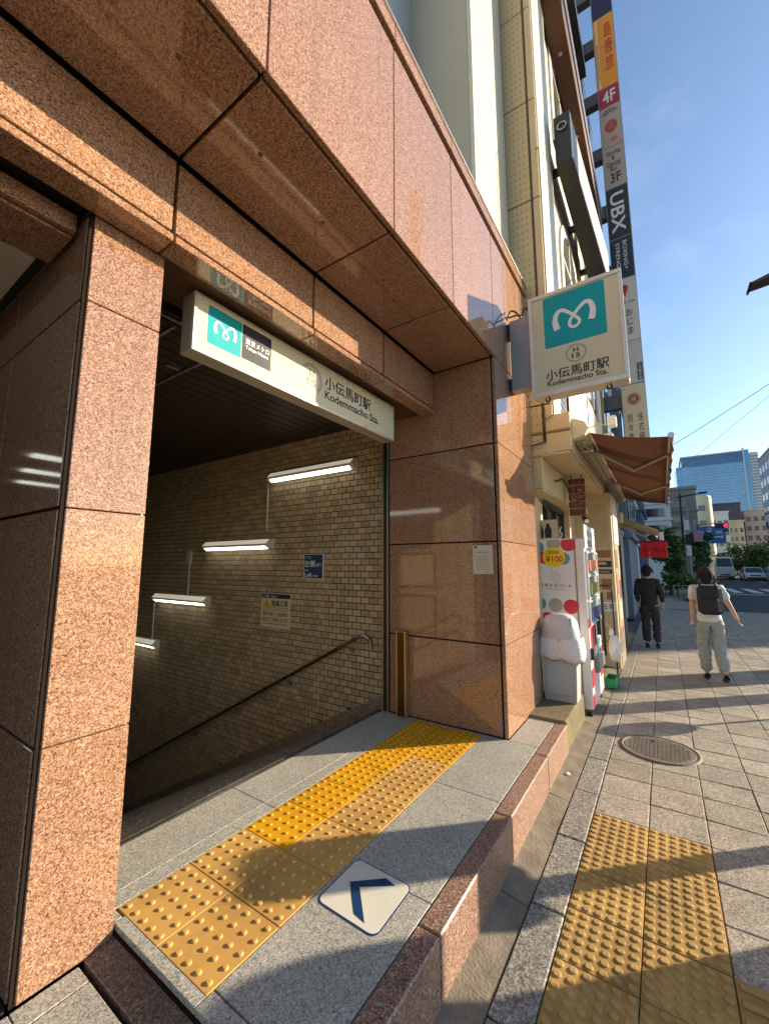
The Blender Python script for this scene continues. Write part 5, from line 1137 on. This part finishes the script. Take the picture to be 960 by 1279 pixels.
# ================================================================== VEHICLES
def vehicle(name, x, y, L, W, H, paint, label, cat, group, van=False, face=-1):
    t = thing(name, (x, y, -.12), label, cat, group); g = -.12
    hw = W / 2; lo, mid = g + .22, g + H * (.55 if not van else .5)
    prof = ([(0, lo), (0, mid * .95), (.06 * L, mid), (.16 * L, mid + .02), (.28 * L, g + H * .97), (.45 * L, g + H), (.75 * L, g + H * .97), (.92 * L, mid + .05), (L, mid), (L, lo)] if not van else
            [(0, lo), (0, mid), (.05 * L, mid + .06), (.16 * L, g + H * .96), (.2 * L, g + H), (.98 * L, g + H), (L, g + H * .97), (L, lo)])
    b = MB(); n = len(prof); ins = lambda z: hw * (1 - .16 * max(0, (z - mid) / (g + H - mid)))
    vs = [(x + p, y - ins(z), z) for p, z in prof] + [(x + p, y + ins(z), z) for p, z in prof]
    b.add(vs, [tuple(range(n)), tuple(range(2 * n - 1, n - 1, -1))] + [(i, n + i, n + (i + 1) % n, (i + 1) % n) for i in range(n)]); b.build('body', paint, t)
    i0 = 3 if not van else 2; (p0, z0), (p1, z1) = prof[i0], prof[i0 + 1]; k = .08
    a0, a1 = ins(z0) * .88, ins(z1) * .88; o = .02
    b = MB(); b.add([(x + p0 + (p1 - p0) * k - o, y - a0, z0 + (z1 - z0) * k + o), (x + p0 + (p1 - p0) * k - o, y + a0, z0 + (z1 - z0) * k + o), (x + p1 - (p1 - p0) * k - o, y + a1, z1 - (z1 - z0) * k + o), (x + p1 - (p1 - p0) * k - o, y - a1, z1 - (z1 - z0) * k + o)], [(3, 2, 1, 0)]); b.build('windscreen', DKW, t)
    for s_ in (-1, 1):
        zz = (mid + .08, g + H * .9); b = MB()
        b.add([(x + .30 * L, y + s_ * (ins(zz[0]) + .012), zz[0]), (x + .82 * L, y + s_ * (ins(zz[0]) + .012), zz[0]), (x + .74 * L, y + s_ * (ins(zz[1]) + .012), zz[1]), (x + .36 * L, y + s_ * (ins(zz[1]) + .012), zz[1])], [(0, 1, 2, 3)]); b.build('side_window', DKW, t)
        MB().box(x - .02, x + .03, y + s_ * hw * .8 - .16, y + s_ * hw * .8 + .16, lo + .32, lo + .46, .01).build('headlight', PRINTW, t)
        for q in (.18, .80):
            w_ = MB().cyl((x + q * L, y + s_ * (hw - .18), g + .31), (x + q * L, y + s_ * (hw + .01), g + .31), .31, n=16).build('wheel', BLACK, t)
            MB().cyl((x + q * L, y + s_ * (hw + .01), g + .31), (x + q * L, y + s_ * (hw + .02), g + .31), .18, n=12).build('rim', ALU, w_)
    box('bumper', t, DKGREY, x - .05, x + .02, y - hw * .9, y + hw * .9, lo, lo + .2); box('grille', t, BLACK, x - .03, x + .02, y - .45, y + .45, lo + .3, lo + .45)
CARS = 'cars waiting along the road'
PSIL = M('paint_silver', hx(186, 190, 194), .25, .5); PWH = M('paint_white', hx(226, 228, 230), .25); PGR = M('paint_grey', hx(96, 102, 110), .25, .4)
vehicle('parked_car', 60, -8.35, 4.3, 1.7, 1.5, PWH, 'white car leading the row at the right edge', 'car', CARS)
vehicle('parked_car', 58, -10.1, 4.4, 1.75, 1.6, PSIL, 'silver car at the right edge of the photo', 'car', CARS)
vehicle('parked_car', 67, -9.4, 4.3, 1.7, 1.45, PGR, 'grey car between the white and the silver car', 'car', CARS)
vehicle('van', 72, -12.0, 4.6, 1.8, 2.0, PWH, 'white van behind the silver car', 'van', CARS, True)
vehicle('truck', 64, -6.2, 6.0, 1.75, 2.75, M('truck_white', hx(206, 208, 206), .4), 'white box truck in the middle of the road', 'truck', None, True)
# ================================================================== PEOPLE
SKIN = M('skin', hx(214, 164, 132), .55, var=.06, vs=20, spec=.35)
def skinned(name, J, E_, mat, parent, sub=2, root=None, fold=0):
    """grow one continuous surface round a skeleton; J: name -> (pos, rx, ry)"""
    keys = list(J); me = bpy.data.meshes.new('grow')
    me.from_pydata([J[k][0] for k in keys], [(keys.index(a), keys.index(b)) for a, b in E_], [])
    o = bpy.data.objects.new('grow', me); COL.objects.link(o)
    o.modifiers.new('skin', 'SKIN'); sl = me.skin_vertices[0].data if me.skin_vertices else None
    for i, k in enumerate(keys):
        sl[i].radius = (J[k][1], J[k][2] if len(J[k]) > 2 else J[k][1]); sl[i].use_root = (k == (root or keys[0]))
    m = o.modifiers.new('sub', 'SUBSURF'); m.levels = sub; m.render_levels = sub
    dg = bpy.context.evaluated_depsgraph_get(); dg.update()
    out = bpy.data.meshes.new_from_object(o.evaluated_get(dg)); bpy.data.objects.remove(o); bpy.data.meshes.remove(me)
    if fold:
        from mathutils import noise as mn_
        nv = [v.normal.copy() for v in out.vertices]
        for v, n_ in zip(out.vertices, nv):
            p = v.co; f = 1 - abs(mn_.noise(Vector((p.x * 9 + p.z * 5, p.y * 9, p.z * 13 - p.x * 6)))) * 2
            v.co = p + n_ * fold * (f - .4 + .6 * mn_.noise(Vector((p.x * 22, p.y * 22, p.z * 16 + 3))))
    b = MB(); b.use(mat); b.add([v.co[:] for v in out.vertices], [tuple(p.vertices) for p in out.polygons], True); bpy.data.meshes.remove(out); return b
def person(name, loc, yaw, H, label, hair_m, top_m, leg_m, shoe_m, pose, sleeve='short', hair_len=.0, group=None):
    """local frame: y forward, x to the person's right, z up; lengths for a 1.7 m body scaled to H"""
    k = H / 1.70; t = thing(name, loc, label, 'person', group); t.rotation_euler.z = yaw
    S = lambda p: (p[0] * k, p[1] * k, p[2] * k)
    P = dict(pelvis=(0, 0, .93), waist=(0, .005, 1.08), chest=(0, .01, 1.26), upper=(0, -.005, 1.38), neck=(0, 0, 1.45), head0=(0, .01, 1.52))
    P.update(pose); J = {}
    rad = dict(pelvis=(.135, .10), waist=(.115, .088), chest=(.145, .10), upper=(.12, .08), neck=(.05, .052), head0=(.055, .06))
    for a in ('pelvis', 'waist', 'chest', 'upper', 'neck', 'head0'): J[a] = (S(P[a]), rad[a][0] * k, rad[a][1] * k)
    Ed = [('pelvis', 'waist'), ('waist', 'chest'), ('chest', 'upper'), ('upper', 'neck'), ('neck', 'head0')]
    for s_ in 'LR':
        for a, r in (('hip', .082), ('knee', .055), ('calf', .05), ('ankle', .036), ('shoulder', .052), ('elbow', .036), ('wrist', .025), ('palm', .03)): J[a + s_] = (S(P[a + s_]), r * k, (r * (.55 if a == 'palm' else 1)) * k)
        Ed += [('pelvis', 'hip' + s_), ('hip' + s_, 'knee' + s_), ('knee' + s_, 'calf' + s_), ('calf' + s_, 'ankle' + s_), ('upper', 'shoulder' + s_), ('shoulder' + s_, 'elbow' + s_), ('elbow' + s_, 'wrist' + s_), ('wrist' + s_, 'palm' + s_)]
    body = skinned('body', J, Ed, SKIN, t)
    hc = Vector(S(P['head0'])) + Vector((0, .01 * k, .075 * k))                                    # head
    body.ball(hc, .098 * k, 18, (.80, .98, 1.18))
    body.ball(hc + Vector((0, .02, -.055)) * k, .065 * k, 12, (.82, .95, .85))
    body.ball(hc + Vector((0, .098, -.012)) * k, .017 * k, 8, (.7, 1, 1.3))
    for e in (-1, 1): body.ball(hc + Vector((e * .078, -.005, -.01)) * k, .026 * k, 8, (.35, .7, 1.1))
    for s_, sg in (('L', -1), ('R', 1)):                                                           # hands: palm with five separate fingers
        w_, p_ = Vector(P['wrist' + s_]), Vector(P['palm' + s_]); d = (p_ - w_).normalized(); side = Vector((0, 1, 0)); side = (side - d * side.dot(d)).normalized(); nrm = d.cross(side) * (1 if s_ == 'L' else -1)
        for f, ln in enumerate((.068, .076, .071, .055)):
            a = p_ + side * (.027 - .018 * f) + d * .028; c = a + d * ln * .5 - nrm * .006; e = c + d * ln * .42 - nrm * .024
            body.tube([S(a), S(c), S(e)], [.0085 * k, .008 * k, .0062 * k], 6)
        a = p_ + side * .026 - d * .012; c = a + side * .026 + d * .022; e = c + side * .006 + d * .03 - nrm * .008
        body.tube([S(a), S(c), S(e)], [.010 * k, .0092 * k, .007 * k], 6)
    bo = body.build('body', SKIN, None); bo.parent = t
    for e in (-1, 1):
        b = MB().ball(hc + Vector((e * .032, .088, .012)) * k, .011 * k, 8); o = b.build('eye', DKGREY, None); o.parent = t
    b = MB().ball(hc + Vector((0, .088, -.052)) * k, .016 * k, 8, (1.3, .5, .35)); o = b.build('mouth', M('lip', hx(170, 96, 84), .5), None); o.parent = t
    # hair
    b = MB(); b.ball(hc + Vector((0, -.018, .028)) * k, .107 * k, 18, (.84, .98, 1.10)); b.ball(hc + Vector((0, -.045, -.02)) * k, .088 * k, 14, (.92, .7, 1.15))
    if hair_len: b.ball(hc + Vector((0, -.06, -.09)) * k, .075 * k, 12, (1.0, .5, hair_len))
    rh = random.Random(len(label))
    for q_ in range(110):
        a = rh.uniform(0, 6.28); el = rh.uniform(-.2, 1.5); d0 = Vector((math.cos(a) * math.cos(el) * .9, math.sin(a) * math.cos(el), math.sin(el) * 1.1))
        if d0.y > .55 and d0.z < .5: continue
        p0 = hc + (d0 * .1 + Vector((0, -.016, .028))) * k; dn = Vector((d0.x * .35, d0.y * .35 - .1, -1)).normalized(); ln = rh.uniform(.05, .11) * (1 + (hair_len if d0.y < 0 else 0))
        p1 = p0 + (Vector((d0.x, d0.y, 0)) * .012 + dn * ln * .5) * k; p2 = p0 + (Vector((d0.x, d0.y, 0)) * rh.uniform(-.01, .012) + dn * ln) * k
        b.tube([p0, p1, p2], [.009 * k, .007 * k, .002 * k], 5)
    o = b.build('hair', hair_m, None); o.parent = t
    # top
    q = 1.16; T = {a: (S(P[a]), rad[a][0] * k * q + .012, rad[a][1] * k * q + .012) for a in ('waist', 'chest', 'upper')}
    T['hem'] = (S(tuple(Vector(P['pelvis']) + Vector((0, 0, -.07)))), .175 * k, .145 * k); T['collar'] = (S(tuple(Vector(P['neck']) - Vector((0, 0, .005)))), .07 * k, .07 * k); T['upper'] = (S(tuple(Vector(P['upper']) + Vector((0, 0, .012)))), .165 * k, .115 * k)
    T['belly'] = (S(P['pelvis']), .17 * k, .138 * k); TE_ = [('chest', 'waist'), ('waist', 'belly'), ('belly', 'hem'), ('chest', 'upper'), ('upper', 'collar')]
    for s_ in 'LR':
        sh, el, wr = Vector(P['shoulder' + s_]), Vector(P['elbow' + s_]), Vector(P['wrist' + s_])
        T['sh' + s_] = (S(sh + Vector((0, 0, .006))), .075 * k, .075 * k); T['sl' + s_] = (S(sh.lerp(el, .75 if sleeve == 'short' else 1)), .06 * k, .06 * k); TE_ += [('upper', 'sh' + s_), ('sh' + s_, 'sl' + s_)]
        if sleeve == 'long': T['cu' + s_] = (S(el.lerp(wr, .93)), .038 * k, .038 * k); TE_ += [('sl' + s_, 'cu' + s_)]
    o = skinned('shirt', T, TE_, top_m, t, 3, root='chest', fold=.012).build('shirt', top_m, None); o.parent = t
    # trousers
    T = dict(waistband=(S(tuple(Vector(P['pelvis']) + Vector((0, 0, .07)))), .135 * k, .105 * k), seat=(S(P['pelvis']), .15 * k, .118 * k)); TE_ = [('seat', 'waistband')]
    for s_ in 'LR':
        for a, r in (('hip', .10), ('knee', .082), ('calf', .078)): T[a + s_] = (S(P[a + s_]), r * k, r * k)
        T['cuff' + s_] = (S(tuple(Vector(P['calf' + s_]).lerp(Vector(P['ankle' + s_]), .9))), .072 * k, .072 * k)
        TE_ += [('seat', 'hip' + s_), ('hip' + s_, 'knee' + s_), ('knee' + s_, 'calf' + s_), ('calf' + s_, 'cuff' + s_)]
    o = skinned('trousers', T, TE_, leg_m, t, 3, root='seat', fold=.014).build('trousers', leg_m, None); o.parent = t
    for s_ in 'LR':
        an = Vector(P['ankle' + s_]); toe = P.get('toe' + s_, (an.x, an.y + .15, .03)); hl = (an.x, an.y - .05, max(.035, an.z - .055))
        J2 = dict(heel=(S(hl), .036 * k, .034 * k), mid=(S(tuple(Vector(hl).lerp(Vector(toe), .5))), .042 * k, .034 * k), toe=(S(toe), .036 * k, .026 * k), top=(S((an.x, an.y - .015, an.z + .01)), .045 * k, .045 * k))
        o = skinned('shoe', J2, [('heel', 'mid'), ('mid', 'toe'), ('heel', 'top')], shoe_m, t, root='heel').build('shoe', shoe_m, None); o.parent = t
    return t
HAIRB = M('dark_brown_hair', hx(44, 24, 20), .7, var=.5, vs=60); HAIRK = M('black_hair', hx(22, 20, 20), .7, var=.5, vs=60)
walk = dict(hipL=(-.085, 0, .86), hipR=(.085, 0, .86), kneeL=(-.09, .10, .49), kneeR=(.09, .0, .47), calfL=(-.09, .04, .33), calfR=(.09, -.09, .32), ankleL=(-.09, .02, .085), ankleR=(.09, -.24, .13),
            toeR=(.09, -.12, .035), shoulderL=(-.165, -.005, 1.375), shoulderR=(.165, -.005, 1.375), elbowL=(-.212, -.06, 1.13), elbowR=(.25, -.05, 1.14), wristL=(-.205, .05, .94), wristR=(.335, .02, .95), palmL=(-.20, .09, .88), palmR=(.36, .05, .89))
face_away = R_(-90)                              # local +y -> world +x
person('person', (7.55, -.50, 0), face_away + R_(6), 1.56, 'person walking away in white short sleeved top and pale grey wide trousers', HAIRB, M('white_shirt', hx(222, 220, 216), .8, var=.08, bump=.004, bs=14), M('pale_trousers', hx(158, 160, 154), .85, var=.12, bump=.006, bs=10), BLACK, walk, 'short', 1.1)
bk = thing('backpack', (7.40, -.50, .95), 'black backpack on the back of the person in white', 'backpack')
BKM = M('black_backpack_cloth', (.018, .018, .02), .75, var=.3, bump=.003, bs=60)
MB().box(7.26, 7.41, -.65, -.37, .92, 1.32, .045).build('main_pocket', BKM, bk); MB().box(7.215, 7.265, -.61, -.41, .95, 1.15, .025).build('front_pocket', BKM, bk)
for y in (-.60, -.42): MB().tube(smooth_path([(7.42, y, 1.28), (7.52, y, 1.345), (7.62, y, 1.28), (7.645, y, 1.1), (7.55, y, .98), (7.42, y - .0, .96)], 5), .014, 6).build('strap', BKM, bk)
stand = dict(walk); stand.update(kneeL=(-.09, .03, .48), calfL=(-.09, .0, .33), ankleL=(-.09, -.02, .085), kneeR=(.09, .08, .49), calfR=(.09, .04, .33), ankleR=(.09, .05, .085), toeR=(.09, .20, .03), elbowR=(.235, -.04, 1.13), wristR=(.235, .08, .94), palmR=(.232, .11, .88))
person('person', (9.75, .27, 0), face_away - R_(4), 1.58, 'person in black long sleeves and dark trousers near the red shop curtain', HAIRK, M('black_shirt', (.022, .022, .025), .8, var=.2, bump=.004, bs=14), M('charcoal_trousers', (.03, .03, .034), .85, var=.2, bump=.006, bs=10), BLACK, stand, 'long', 0)
